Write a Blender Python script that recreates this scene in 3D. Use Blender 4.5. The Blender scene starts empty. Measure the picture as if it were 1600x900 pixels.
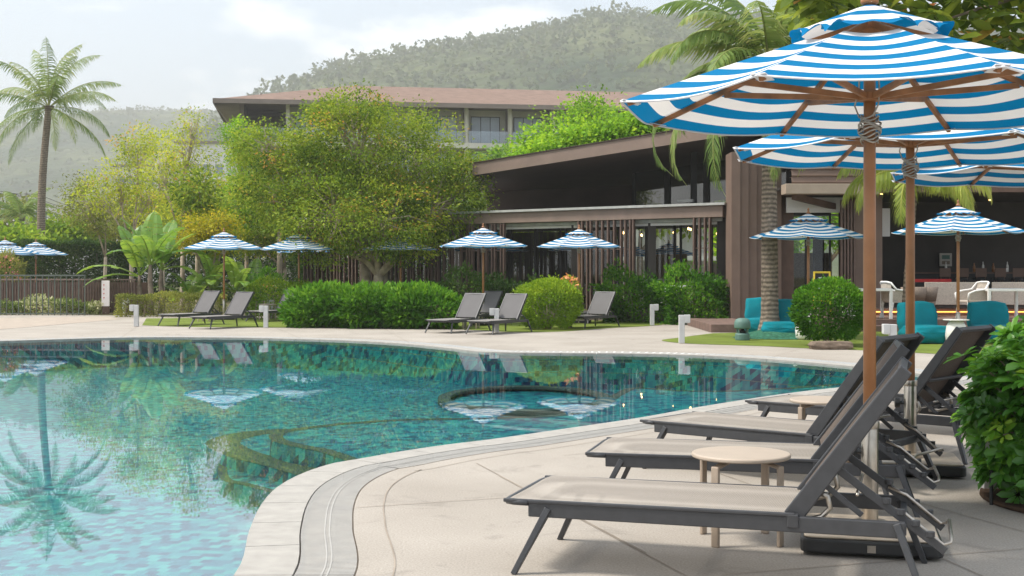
import bpy, bmesh, math, random
import numpy as np
from mathutils import Vector, Matrix
R = math.radians
C = bpy.context.scene.collection
# ------------------------------------------------------------------ camera, world, sun, exposure
F = 2000.0; CH = 1.4; HZ = 425.0          # focal length and horizon of the 1600x900 photograph, eye height in metres
scn = bpy.context.scene
cam_d = bpy.data.cameras.new('camera'); cam = bpy.data.objects.new('camera', cam_d); C.objects.link(cam)
cam.location = (0, 0, CH); cam.rotation_euler = (R(90), 0, 0)
cam_d.sensor_width = 36; cam_d.lens = 36*F/1600; cam_d.shift_y = -(450-HZ)/1600
cam_d.clip_start = .05; cam_d.clip_end = 12000
scn.camera = cam
SUN_EL, SUN_AZ = 57, -98                  # azimuth: degrees clockwise from +Y (straight ahead); negative = to the left
w = bpy.data.worlds.new('World'); scn.world = w; w.use_nodes = True
nt = w.node_tree; nt.nodes.clear()
N = nt.nodes.new; Lk = nt.links.new
out = N('ShaderNodeOutputWorld'); bg = N('ShaderNodeBackground'); bg.inputs[1].default_value = .15
sky = N('ShaderNodeTexSky'); sky.sky_type = 'NISHITA'; sky.sun_disc = False
sky.sun_elevation = R(SUN_EL); sky.sun_rotation = R(SUN_AZ); sky.dust_density = 3.5; sky.air_density = 1.1; sky.ozone_density = 1.2
tc = N('ShaderNodeTexCoord'); mp = N('ShaderNodeMapping'); mp.inputs['Scale'].default_value = (1, 1, 2.6)
no = N('ShaderNodeTexNoise'); no.inputs['Scale'].default_value = 3.6; no.inputs['Detail'].default_value = 9; no.inputs['Roughness'].default_value = .58
mp.inputs['Location'].default_value = (.35, .1, .2)
cr = N('ShaderNodeValToRGB'); cr.color_ramp.elements[0].position = .50; cr.color_ramp.elements[1].position = .64
cr.color_ramp.elements[0].color = (.05,.05,.05,1); cr.color_ramp.elements[1].color = (1,1,1,1)
mx = N('ShaderNodeMix'); mx.data_type = 'RGBA'; mx.inputs[7].default_value = (9.6, 10.2, 10.9, 1)
bx = N('ShaderNodeMix'); bx.data_type = 'RGBA'; bx.inputs[0].default_value = .6; bx.inputs[7].default_value = (4.3, 5.0, 5.7, 1)
Lk(tc.outputs['Generated'], mp.inputs[0]); Lk(mp.outputs[0], no.inputs[0]); Lk(no.outputs[0], cr.inputs[0])
sz = N('ShaderNodeSeparateXYZ'); mr = N('ShaderNodeMapRange'); mr.inputs[1].default_value = .10; mr.inputs[2].default_value = .5
cm = N('ShaderNodeMix'); cm.data_type = 'RGBA'; cm.inputs[6].default_value = (7.0, 7.0, 6.9, 1); cm.inputs[7].default_value = (10.5, 10.8, 11.2, 1)
Lk(tc.outputs['Generated'], sz.inputs[0]); Lk(sz.outputs[2], mr.inputs[0]); Lk(mr.outputs[0], cm.inputs[0]); Lk(cm.outputs[2], mx.inputs[7])
Lk(cr.outputs[0], mx.inputs[0]); Lk(sky.outputs[0], bx.inputs[6]); Lk(bx.outputs[2], mx.inputs[6]); Lk(mx.outputs[2], bg.inputs[0]); Lk(bg.outputs[0], out.inputs[0])
sd = bpy.data.lights.new('sun', 'SUN'); sd.energy = 3.5; sd.angle = R(13.0); sd.color = (1, .95, .86)
so = bpy.data.objects.new('sun', sd); C.objects.link(so)
_d = Vector((math.sin(R(SUN_AZ))*math.cos(R(SUN_EL)), math.cos(R(SUN_AZ))*math.cos(R(SUN_EL)), math.sin(R(SUN_EL))))
so.rotation_euler = _d.to_track_quat('Z', 'Y').to_euler(); so.location = (-20, 20, 40)
scn.view_settings.view_transform = 'Standard'; scn.view_settings.look = 'None'; scn.view_settings.gamma = 1
scn.view_settings.exposure = .56
scn.render.engine = 'CYCLES'
scn.cycles.max_bounces = 8; scn.cycles.transparent_max_bounces = 12; scn.cycles.diffuse_bounces = 3; scn.cycles.volume_bounces = 0
scn.cycles.use_denoising = True; scn.cycles.sample_clamp_indirect = 4; scn.cycles.caustics_reflective = False; scn.cycles.caustics_refractive = False

# ------------------------------------------------------------------ helpers
def G(u, v, z=0.0):
    """where the photograph's pixel (u, v) lies at height z"""
    y = F*(CH-z)/(v-HZ); return Vector(((u-800)*y/F, y, z))
def P(u, v, y): return Vector(((u-800)*y/F, y, CH+(HZ-v)*y/F))
def X(u, y): return (u-800)*y/F
rng = np.random.default_rng(7); random.seed(7)

def tag(o, label=None, cat=None, group=None, kind=None):
    if label: o['label'] = label
    if cat: o['category'] = cat
    if group: o['group'] = group
    if kind: o['kind'] = kind
    return o
def empty(name, loc=(0, 0, 0), label=None, cat=None, group=None, rz=0, s=1):
    o = bpy.data.objects.new(name, None); o.empty_display_size = .2; C.objects.link(o)
    o.location = loc; o.rotation_euler = (0, 0, rz); o.scale = (s, s, s)
    return tag(o, label, cat, group)
KIDS = {}
def link(me, name, mat, parent=None, loc=None):
    o = bpy.data.objects.new(name, me); C.objects.link(o)
    if mat is not None: me.materials.append(mat)
    if parent is not None: o.parent = parent; KIDS.setdefault(parent.name, []).append(o)
    if loc is not None: o.location = loc
    return o
def copy_tree(o, parent=None, loc=None, rz=None, s=None, label=None, group=None):
    c = o.copy(); C.objects.link(c)
    if parent is not None: c.parent = parent; KIDS.setdefault(parent.name, []).append(c)
    if loc is not None: c.location = loc
    if rz is not None: c.rotation_euler = (0, 0, rz)
    if s is not None: c.scale = (s, s, s)
    if label: c['label'] = label
    if group: c['group'] = group
    for ch in list(KIDS.get(o.name, [])): copy_tree(ch, c)
    return c

class MB:
    def __init__(s): s.v = []; s.f = []; s.uv = None
    def add(s, vs, fs):
        b = len(s.v); s.v += [tuple(p) for p in vs]; s.f += [tuple(i+b for i in f) for f in fs]; return s
    def box(s, x0, x1, y0, y1, z0, z1):
        return s.add([(x0,y0,z0),(x1,y0,z0),(x1,y1,z0),(x0,y1,z0),(x0,y0,z1),(x1,y0,z1),(x1,y1,z1),(x0,y1,z1)],
                     [(3,2,1,0),(4,5,6,7),(0,1,5,4),(1,2,6,5),(2,3,7,6),(3,0,4,7)])
    def bar(s, a, b, w, h, up=(0,0,1), w2=None, h2=None):
        a = Vector(a); b = Vector(b); d = (b-a).normalized(); up = Vector(up)
        sd = d.cross(up)
        if sd.length < 1e-4: sd = d.cross(Vector((0,1,0)))
        sd.normalize(); n = sd.cross(d).normalized(); w2 = w2 or w; h2 = h2 or h
        vs = []
        for p, ww, hh in ((a, w, h), (b, w2, h2)):
            for i, j in ((-1,-1),(1,-1),(1,1),(-1,1)): vs.append(p+sd*i*ww/2+n*j*hh/2)
        return s.add(vs, [(0,1,2,3),(7,6,5,4),(0,4,5,1),(1,5,6,2),(2,6,7,3),(3,7,4,0)])
    def tube(s, pts, rad, n=8, cap=True):
        pts = [Vector(p) for p in pts]; k = len(pts)
        if not hasattr(rad, '__len__'): rad = [rad]*k
        vs = []; ref = None
        for i, p in enumerate(pts):
            d = (pts[min(i+1,k-1)]-pts[max(i-1,0)])
            d = d.normalized() if d.length > 1e-9 else Vector((0,0,1))
            if ref is None: ref = d.orthogonal().normalized()
            ref = (ref - d*ref.dot(d)); ref = ref.normalized() if ref.length > 1e-6 else d.orthogonal().normalized()
            b = d.cross(ref)
            for j in range(n):
                a = 2*math.pi*j/n; vs.append(p+(ref*math.cos(a)+b*math.sin(a))*rad[i])
        fs = [(i*n+j, i*n+(j+1)%n, (i+1)*n+(j+1)%n, (i+1)*n+j) for i in range(k-1) for j in range(n)]
        if cap: fs += [tuple(range(n-1,-1,-1)), tuple((k-1)*n+j for j in range(n))]
        return s.add(vs, fs)
    def lathe(s, prof, n=20, c=(0,0,0), cap=True):
        vs = [(c[0]+r*math.cos(2*math.pi*j/n), c[1]+r*math.sin(2*math.pi*j/n), c[2]+z) for r, z in prof for j in range(n)]
        k = len(prof)
        fs = [(i*n+j, i*n+(j+1)%n, (i+1)*n+(j+1)%n, (i+1)*n+j) for i in range(k-1) for j in range(n)]
        if cap: fs += [tuple(range(n-1,-1,-1)), tuple((k-1)*n+j for j in range(n))]
        return s.add(vs, fs)
    def prism(s, pts, z0, z1):
        n = len(pts)
        a = sum(pts[i][0]*pts[(i+1)%n][1]-pts[(i+1)%n][0]*pts[i][1] for i in range(n))
        if a < 0: pts = list(reversed(pts))
        return s.add([(p[0],p[1],z0) for p in pts]+[(p[0],p[1],z1) for p in pts],
              [tuple(range(n-1,-1,-1)), tuple(range(n,2*n))]+[(i,(i+1)%n,n+(i+1)%n,n+i) for i in range(n)])
    def build(s, name, mat, parent=None, loc=None, world=False, smooth=False, bevel=0, seg=2, tri=False):
        vs = s.v
        if world and parent is not None:
            L = parent.location; vs = [(a-L[0], b-L[1], c-L[2]) for a,b,c in vs]
        elif world and loc is not None: vs = [(a-loc[0], b-loc[1], c-loc[2]) for a,b,c in vs]
        me = bpy.data.meshes.new(name); me.from_pydata(vs, [], s.f); me.update()
        if smooth: me.polygons.foreach_set('use_smooth', [True]*len(me.polygons))
        o = link(me, name, mat, parent, loc)
        if bevel:
            m = o.modifiers.new('bevel', 'BEVEL'); m.width = bevel; m.segments = seg; m.limit_method = 'ANGLE'; m.angle_limit = R(40)
            m.harden_normals = False
        return o

# ------------------------------------------------------------------ materials
M = {}
def mat(name, col=(.5,.5,.5), rough=.7, metal=0, spec=.4, var=.12, scale=6, bump=0, bscale=60, detail=5, trans=0, coord='Object', emit=None, estr=0, var2=None):
    m = bpy.data.materials.new(name); m.use_nodes = True; t = m.node_tree; n = t.nodes; L = t.links.new
    p = n['Principled BSDF']; p.inputs['Roughness'].default_value = rough; p.inputs['Metallic'].default_value = metal
    p.inputs['Specular IOR Level'].default_value = spec
    c = n.new('ShaderNodeTexCoord'); no = n.new('ShaderNodeTexNoise'); no.inputs['Scale'].default_value = scale; no.inputs['Detail'].default_value = detail
    L(c.outputs[coord], no.inputs[0])
    cr = n.new('ShaderNodeValToRGB'); cr.color_ramp.elements[0].position = .3; cr.color_ramp.elements[1].position = .7
    c1 = tuple(x*(1-var) for x in col); c2 = var2 or tuple(min(1, x*(1+var)) for x in col)
    cr.color_ramp.elements[0].color = (*c1, 1); cr.color_ramp.elements[1].color = (*c2, 1)
    L(no.outputs[0], cr.inputs[0]); L(cr.outputs[0], p.inputs['Base Color'])
    if bump:
        n2 = n.new('ShaderNodeTexNoise'); n2.inputs['Scale'].default_value = bscale; n2.inputs['Detail'].default_value = 4
        b = n.new('ShaderNodeBump'); b.inputs['Strength'].default_value = bump; b.inputs['Distance'].default_value = .01
        L(c.outputs[coord], n2.inputs[0]); L(n2.outputs[0], b.inputs['Height']); L(b.outputs[0], p.inputs['Normal'])
    if emit: p.inputs['Emission Color'].default_value = (*emit, 1); p.inputs['Emission Strength'].default_value = estr
    m['ramp'] = cr.name
    M[name] = m; return m
def leafmat(name, cols, rough=.6, trans=.38, spec=.14):
    """cols: list of (position, rgb) picked by the per-leaf attribute v"""
    m = bpy.data.materials.new(name); m.use_nodes = True; t = m.node_tree; n = t.nodes; L = t.links.new
    p = n['Principled BSDF']; o = n['Material Output']; p.inputs['Roughness'].default_value = rough; p.inputs['Specular IOR Level'].default_value = spec
    a = n.new('ShaderNodeAttribute'); a.attribute_name = 'v'
    cr = n.new('ShaderNodeValToRGB'); e = cr.color_ramp.elements
    e[0].position = cols[0][0]; e[0].color = (*cols[0][1], 1); e[1].position = cols[-1][0]; e[1].color = (*cols[-1][1], 1)
    for q, c in cols[1:-1]: x = e.new(q); x.color = (*c, 1)
    L(a.outputs['Fac'], cr.inputs[0]); L(cr.outputs[0], p.inputs['Base Color'])
    tr = n.new('ShaderNodeBsdfTranslucent'); hs = n.new('ShaderNodeHueSaturation'); hs.inputs['Value'].default_value = 1.5; hs.inputs['Hue'].default_value = .485
    L(cr.outputs[0], hs.inputs['Color']); L(hs.outputs[0], tr.inputs[0])
    ms = n.new('ShaderNodeMixShader'); ms.inputs[0].default_value = trans
    L(p.outputs[0], ms.inputs[1]); L(tr.outputs[0], ms.inputs[2]); L(ms.outputs[0], o.inputs[0])
    M[name] = m; return m
mat('charcoal_metal', (.045,.046,.05), .42, .1, .5, .12, 20, .05, 300)
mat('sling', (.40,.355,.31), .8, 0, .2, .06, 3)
mat('shaded_sling', (.10,.078,.064), .8, 0, .2, .3, 120)  # backrest cloth: shade on its rear side put into the colour
mat('far_shaded_sling', (.13,.125,.125), .8, 0, .2, .06, 3)  # same cloth as the far seats, backrest shade painted in as darker grey
mat('far_seat', (.22,.205,.19), .8, 0, .2, .06, 3)
mat('wood', (.30,.135,.055), .5, 0, .4, .3, 9, .1, 80)
mat('pole_wood', (.34,.15,.06), .38, 0, .5, .22, 5, .05, 60)
mat('dark_wood', (.115,.07,.052), .6, 0, .3, .15, 4, .1, 40)
mat('steel', (.42,.38,.33), .28, .9, .5, .25, 12)
mat('rust_steel', (.36,.27,.2), .38, .75, .5, .45, 9)
mat('black_rubber', (.02,.02,.02), .5, 0, .5, .2, 10)
mat('base_top', (.5,.42,.33), .4, .5, .5, .4, 5, .1, 30)
mat('rope', (.45,.41,.36), .9, 0, .2, .2, 40, .5, 200)
mat('white_trim', (.75,.75,.77), .8, 0, .2, .04, 10)
mat('beige_paint', (.36,.285,.22), .45, 0, .4, .05, 6)
mat('beige_top', (.42,.345,.275), .5, 0, .4, .05, 8)
mat('grey_bollard', (.50,.50,.49), .6, 0, .3, .1, 6)
mat('teal_cloth', (.0,.17,.21), .85, 0, .2, .15, 3, .4, 14)
mat('white_ceramic', (.70,.68,.64), .4, 0, .4, .05, 5)
mat('white_paint', (.75,.74,.71), .5, 0, .4, .04, 5)
mat('wicker', (.46,.40,.34), .8, 0, .2, .25, 60, .6, 90)
mat('brown_wicker', (.24,.19,.155), .8, 0, .2, .3, 60, .6, 90)
mat('brown_clad', (.165,.113,.088), .65, 0, .3, .1, 2, .1, 60)
mat('brown_fascia', (.20,.145,.118), .6, 0, .3, .12, 2)
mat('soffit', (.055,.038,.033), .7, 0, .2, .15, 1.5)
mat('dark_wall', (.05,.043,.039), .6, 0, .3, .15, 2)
mat('slat_wood', (.125,.082,.066), .6, 0, .3, .18, 6)
mat('grey_flash', (.36,.36,.34), .6, 0, .3, .15, 5)
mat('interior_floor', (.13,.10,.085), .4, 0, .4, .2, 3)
mat('straw', (.42,.32,.19), .9, 0, .1, .25, 20, .4, 60)
mat('terrace', (.16,.105,.085), .7, 0, .3, .25, 6, .3, 40)
mat('led', (1,.5,.15), .5, emit=(1,.32,.06), estr=3)
mat('bulb', (1,.7,.3), .5, emit=(1,.55,.2), estr=9)
mat('hotel_wall', (.62,.59,.51), .8, 0, .2, .06, .6)
mat('hotel_roof', (.20,.135,.105), .8, 0, .2, .16, 1.4, .4, 3)
mat('hotel_dark', (.06,.055,.05), .7, 0, .2, .1, 1)
mat('hotel_trim', (.22,.18,.155), .7, 0, .2, .1, 1)
mat('white_far', (.62,.60,.58), .8, 0, .2, .07, .5)
mat('bark', (.24,.19,.145), .9, 0, .15, .35, 7, .8, 18)
mat('pale_bark', (.40,.33,.25), .9, 0, .15, .3, 6, .6, 18)
mat('soil', (.07,.045,.03), .95, 0, .1, .4, 12, .8, 30)
mat('rock', (.16,.12,.09), .9, 0, .2, .3, 8, .8, 20)
mat('green_plastic', (.09,.17,.145), .55, 0, .4, .1, 8)
mat('yellow_paint', (.65,.48,.04), .5, 0, .4, .08, 8)
mat('black_paint', (.015,.015,.016), .5, 0, .4, .1, 8)
mat('paper', (.55,.55,.6), .7, 0, .2, .05, 8)
mat('red_print', (.55,.12,.08), .7, 0, .2, .1, 8)
mat('sign_white', (.78,.72,.69), .6, 0, .3, .04, 8)
mat('net', (.035,.12,.075), .9, 0, .1, .45, 14, .8, 30)
mat('cream_cushion', (.5,.47,.42), .9, 0, .1, .08, 8)
mat('red_cloth', (.3,.03,.03), .9, 0, .1, .1, 8)
mat('concrete_grey', (.33,.32,.30), .8, 0, .2, .2, 4)
mat('railing_green', (.10,.12,.10), .5, .2, .4, .1, 4)
mat('grate', (.36,.345,.32), .6, 0, .4, .08, 10)
mat('stone_coping', (.35,.33,.30), .75, 0, .3, .1, 9, .4, 160)
mat('grit', (.135,.135,.115), .8, 0, .3, .3, 90, .3, 200)
mat('wire', (.04,.04,.045), .6)
leafmat('leaf_big_tree', [(0,(.05,.11,.012)),(.3,(.14,.23,.02)),(.72,(.30,.38,.035)),(.97,(.42,.45,.05)),(1,(.5,.3,.06))])
leafmat('leaf_fresh', [(0,(.09,.20,.012)),(.5,(.20,.40,.02)),(1,(.38,.56,.035))])
leafmat('leaf_shrub', [(0,(.018,.07,.008)),(.4,(.05,.16,.012)),(.75,(.11,.27,.018)),(1,(.24,.42,.035))])
leafmat('leaf_round', [(0,(.08,.16,.012)),(.5,(.17,.29,.018)),(1,(.32,.42,.03))])
leafmat('leaf_sparse', [(0,(.15,.23,.02)),(.5,(.38,.46,.035)),(.9,(.66,.66,.07)),(1,(.6,.36,.08))])
leafmat('leaf_yellow', [(0,(.20,.26,.02)),(.5,(.42,.40,.02)),(1,(.62,.50,.03))])
leafmat('leaf_hedge', [(0,(.02,.055,.012)),(.6,(.05,.11,.018)),(1,(.10,.17,.03))])
leafmat('leaf_dull', [(0,(.10,.13,.03)),(.6,(.23,.26,.05)),(1,(.38,.36,.08))])
leafmat('leaf_palm', [(0,(.07,.13,.03)),(.5,(.15,.23,.05)),(.85,(.28,.34,.10)),(1,(.45,.42,.18))], .45, .35, .25)
leafmat('leaf_palm_yellow', [(0,(.14,.22,.03)),(.5,(.28,.34,.04)),(1,(.45,.44,.10))], .35, .4, .5)
leafmat('leaf_banana', [(0,(.07,.17,.02)),(.5,(.14,.28,.035)),(1,(.28,.40,.05))], .35, .4, .5)
leafmat('leaf_front', [(0,(.035,.13,.012)),(.5,(.08,.25,.02)),(.88,(.16,.37,.03)),(1,(.32,.5,.05))], .35, .3, .5)
leafmat('leaf_almond', [(0,(.05,.09,.01)),(.5,(.12,.18,.02)),(.95,(.26,.32,.04)),(.985,(.45,.25,.05)),(1,(.5,.16,.05))], .4, .45)
leafmat('leaf_variegated', [(0,(.08,.14,.03)),(.5,(.22,.28,.08)),(.7,(.55,.55,.32)),(1,(.65,.62,.45))])
leafmat('flower_pink', [(0,(.5,.12,.12)),(1,(.7,.35,.3))])
leafmat('flower_orange', [(0,(.6,.25,.03)),(1,(.75,.4,.2))])
leafmat('far_forest', [(0,(.05,.08,.025)),(.6,(.075,.105,.032)),(1,(.11,.13,.04))])

def node_setup(name):
    m = bpy.data.materials.new(name); m.use_nodes = True; M[name] = m
    return m, m.node_tree.nodes, m.node_tree.links.new
# striped canopy cloth, stripes run parallel to the hem: UV v = metres from the hem
m, n, L = node_setup('striped_cloth')
p = n['Principled BSDF']; p.inputs['Roughness'].default_value = .85; p.inputs['Specular IOR Level'].default_value = .15
uv = n.new('ShaderNodeUVMap'); sx = n.new('ShaderNodeSeparateXYZ'); L(uv.outputs[0], sx.inputs[0])
a = n.new('ShaderNodeMath'); a.operation = 'DIVIDE'; a.inputs[1].default_value = .195; L(sx.outputs[1], a.inputs[0])
b = n.new('ShaderNodeMath'); b.operation = 'FRACT'; L(a.outputs[0], b.inputs[0])
c = n.new('ShaderNodeMath'); c.operation = 'GREATER_THAN'; c.inputs[1].default_value = .5; L(b.outputs[0], c.inputs[0])
mx = n.new('ShaderNodeMix'); mx.data_type = 'RGBA'; mx.inputs[6].default_value = (.0,.175,.385,1); mx.inputs[7].default_value = (.80,.78,.76,1); L(c.outputs[0], mx.inputs[0])
nz = n.new('ShaderNodeTexNoise'); nz.inputs['Scale'].default_value = 3; tcx = n.new('ShaderNodeTexCoord'); L(tcx.outputs['Object'], nz.inputs[0])
nr = n.new('ShaderNodeMapRange'); nr.inputs[3].default_value = .86; nr.inputs[4].default_value = 1.06; L(nz.outputs[0], nr.inputs[0])
vm = n.new('ShaderNodeVectorMath'); vm.operation = 'SCALE'; L(mx.outputs[2], vm.inputs[0]); L(nr.outputs[0], vm.inputs['Scale'])
L(vm.outputs[0], p.inputs['Base Color'])
tr = n.new('ShaderNodeBsdfTranslucent'); L(vm.outputs[0], tr.inputs[0])
ms = n.new('ShaderNodeMixShader'); ms.inputs[0].default_value = .27; L(p.outputs[0], ms.inputs[1]); L(tr.outputs[0], ms.inputs[2]); L(ms.outputs[0], n['Material Output'].inputs[0])
# sling cloth that lets a little light through
m, n, L = node_setup('mesh_sling')
p = n['Principled BSDF']; p.inputs['Roughness'].default_value = .75; p.inputs['Specular IOR Level'].default_value = .25
tcx = n.new('ShaderNodeTexCoord'); wv = n.new('ShaderNodeTexVoronoi'); wv.inputs['Scale'].default_value = 130; wv.inputs['Randomness'].default_value = .15; L(tcx.outputs['Object'], wv.inputs[0])
cr = n.new('ShaderNodeValToRGB'); cr.color_ramp.elements[0].color = (.16,.135,.112,1); cr.color_ramp.elements[1].color = (.38,.34,.295,1); cr.color_ramp.elements[0].position=.1; cr.color_ramp.elements[1].position=.55
L(wv.outputs['Distance'], cr.inputs[0]); L(cr.outputs[0], p.inputs['Base Color'])
tp = n.new('ShaderNodeBsdfTransparent'); ms = n.new('ShaderNodeMixShader'); ms.inputs[0].default_value = .16
L(p.outputs[0], ms.inputs[1]); L(tp.outputs[0], ms.inputs[2]); L(ms.outputs[0], n['Material Output'].inputs[0])
# glass
def glassmat(name, tint, rfac=.35, rough=.02):
    m, n, L = node_setup(name); n.remove(n['Principled BSDF'])
    tp = n.new('ShaderNodeBsdfTransparent'); tp.inputs[0].default_value = (*tint, 1)
    gl = n.new('ShaderNodeBsdfGlossy'); gl.inputs['Roughness'].default_value = rough
    fr = n.new('ShaderNodeFresnel'); fr.inputs[0].default_value = 1.5
    ad = n.new('ShaderNodeMath'); ad.operation = 'ADD'; ad.inputs[1].default_value = rfac; ad.use_clamp = True; L(fr.outputs[0], ad.inputs[0])
    ms = n.new('ShaderNodeMixShader'); L(ad.outputs[0], ms.inputs[0]); L(tp.outputs[0], ms.inputs[1]); L(gl.outputs[0], ms.inputs[2]); L(ms.outputs[0], n['Material Output'].inputs[0])
glassmat('glass_clear', (.8,.85,.85), .03); glassmat('glass_dark', (.30,.33,.33), .08); glassmat('glass_pale', (.75,.8,.82), .12)
mat('window_glass', (.17,.21,.26), .12, 0, .8, .15, 1)
mat('curtain_glass', (.34,.40,.47), .2, 0, .7, .12, 1)
# water: mirror by Fresnel over a tinted clear sheet, fine ripples
m, n, L = node_setup('pool_water'); n.remove(n['Principled BSDF'])
tcx = n.new('ShaderNodeTexCoord'); mp = n.new('ShaderNodeMapping'); mp.inputs['Scale'].default_value = (1.2, 4.2, 1); L(tcx.outputs['Object'], mp.inputs[0])
nz = n.new('ShaderNodeTexNoise'); nz.inputs['Scale'].default_value = 2.2; nz.inputs['Detail'].default_value = 4; L(mp.outputs[0], nz.inputs[0])
bp = n.new('ShaderNodeBump'); bp.inputs['Strength'].default_value = .1; bp.inputs['Distance'].default_value = .0008; L(nz.outputs[0], bp.inputs['Height'])
fr = n.new('ShaderNodeFresnel'); fr.inputs[0].default_value = 4.6; L(bp.outputs[0], fr.inputs['Normal'])
gl = n.new('ShaderNodeBsdfGlossy'); gl.inputs['Roughness'].default_value = .0; L(bp.outputs[0], gl.inputs['Normal'])
tp = n.new('ShaderNodeBsdfTransparent'); tp.inputs[0].default_value = (.72,.97,.98,1)
cx = n.new('ShaderNodeMix'); cx.data_type = 'RGBA'; cx.inputs[6].default_value = (.80,.98,.98,1); cx.inputs[7].default_value = (.28,.38,.38,1)
L(fr.outputs[0], cx.inputs[0]); L(cx.outputs[2], tp.inputs[0]); L(fr.outputs[0], gl.inputs[0])
ms = n.new('ShaderNodeAddShader'); L(tp.outputs[0], ms.inputs[0]); L(gl.outputs[0], ms.inputs[1]); L(ms.outputs[0], n['Material Output'].inputs[0])
# mosaic tiles: staggered tesserae of random blues and teals
m, n, L = node_setup('pool_tiles')
p = n['Principled BSDF']; p.inputs['Roughness'].default_value = .35
tcx = n.new('ShaderNodeTexCoord'); mp = n.new('ShaderNodeMapping'); mp.inputs['Rotation'].default_value = (0,0,R(8)); L(tcx.outputs['Object'], mp.inputs[0])
sp = n.new('ShaderNodeSeparateXYZ'); L(mp.outputs[0], sp.inputs[0])
def mth(op, a, b=None):
    x = n.new('ShaderNodeMath'); x.operation = op
    for i, q in enumerate((a, b)):
        if q is None: continue
        if isinstance(q, (int, float)): x.inputs[i].default_value = q
        else: L(q, x.inputs[i])
    return x.outputs[0]
row = mth('FLOOR', mth('DIVIDE', mth('ADD', sp.outputs[1], mth('MULTIPLY', sp.outputs[2], 1.0)), .095))
col = mth('FLOOR', mth('ADD', mth('DIVIDE', mth('ADD', sp.outputs[0], mth('MULTIPLY', sp.outputs[2], .0)), .078), mth('MULTIPLY', row, .5)))
cb = n.new('ShaderNodeCombineXYZ'); L(col, cb.inputs[0]); L(row, cb.inputs[1])
wn = n.new('ShaderNodeTexWhiteNoise'); wn.noise_dimensions = '2D'; L(cb.outputs[0], wn.inputs[0])
cr = n.new('ShaderNodeValToRGB'); e = cr.color_ramp.elements; cr.color_ramp.interpolation = 'CONSTANT'
e[0].color = (.0,.04,.14,1); e[1].position = .2; e[1].color = (.0,.16,.25,1)
for q, cc in ((.42,(.01,.31,.36)),(.62,(.02,.40,.39)),(.8,(.0,.24,.32)),(.9,(.07,.50,.46))): x = e.new(q); x.color = (*cc,1)
L(wn.outputs[0], cr.inputs[0]); L(cr.outputs[0], p.inputs['Base Color'])
# deck concrete
m, n, L = node_setup('deck_concrete')
p = n['Principled BSDF']; p.inputs['Roughness'].default_value = .8; p.inputs['Specular IOR Level'].default_value = .25
tcx = n.new('ShaderNodeTexCoord'); nz = n.new('ShaderNodeTexNoise'); nz.inputs['Scale'].default_value = .7; nz.inputs['Detail'].default_value = 6; L(tcx.outputs['Object'], nz.inputs[0])
n2 = n.new('ShaderNodeTexNoise'); n2.inputs['Scale'].default_value = 90; n2.inputs['Detail'].default_value = 3; L(tcx.outputs['Object'], n2.inputs[0])
cr = n.new('ShaderNodeValToRGB'); cr.color_ramp.elements[0].color = (.31,.275,.235,1); cr.color_ramp.elements[1].color = (.39,.35,.305,1); cr.color_ramp.elements[0].position=.32; cr.color_ramp.elements[1].position=.68
L(nz.outputs[0], cr.inputs[0])
n3 = n.new('ShaderNodeTexNoise'); n3.inputs['Scale'].default_value = 1.7; n3.inputs['Detail'].default_value = 8; n3.inputs['Roughness'].default_value = .7; n3.inputs['Distortion'].default_value = 1.2; L(tcx.outputs['Object'], n3.inputs[0])
sr = n.new('ShaderNodeMapRange'); sr.inputs[1].default_value=.56; sr.inputs[2].default_value=.72; sr.inputs[3].default_value=1; sr.inputs[4].default_value=.74; L(n3.outputs[0], sr.inputs[0])
nr = n.new('ShaderNodeMapRange'); nr.inputs[1].default_value=.3; nr.inputs[2].default_value=.7; nr.inputs[3].default_value = .8; nr.inputs[4].default_value = 1.14; L(n2.outputs[0], nr.inputs[0])
vm = n.new('ShaderNodeVectorMath'); vm.operation = 'SCALE'; L(cr.outputs[0], vm.inputs[0]); sm = n.new('ShaderNodeMath'); sm.operation='MULTIPLY'; L(nr.outputs[0], sm.inputs[0]); L(sr.outputs[0], sm.inputs[1]); L(sm.outputs[0], vm.inputs['Scale']); L(vm.outputs[0], p.inputs['Base Color'])
bp = n.new('ShaderNodeBump'); bp.inputs['Strength'].default_value = .25; bp.inputs['Distance'].default_value = .004; L(n2.outputs[0], bp.inputs['Height']); L(bp.outputs[0], p.inputs['Normal'])
mat('lawn', (.135,.175,.03), .9, 0, .15, .22, 1.2, .8, 120)
mat('ground', (.11,.12,.05), .95, 0, .1, .35, .05)
mat('garden_soil', (.10,.09,.045), .95, 0, .1, .4, .9, .6, 10)
mat('joint', (.3,.255,.21), .9, 0, .1, .2, 4)
mat('boards', (.37,.31,.255), .8, 0, .2, .12, 3)
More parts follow.
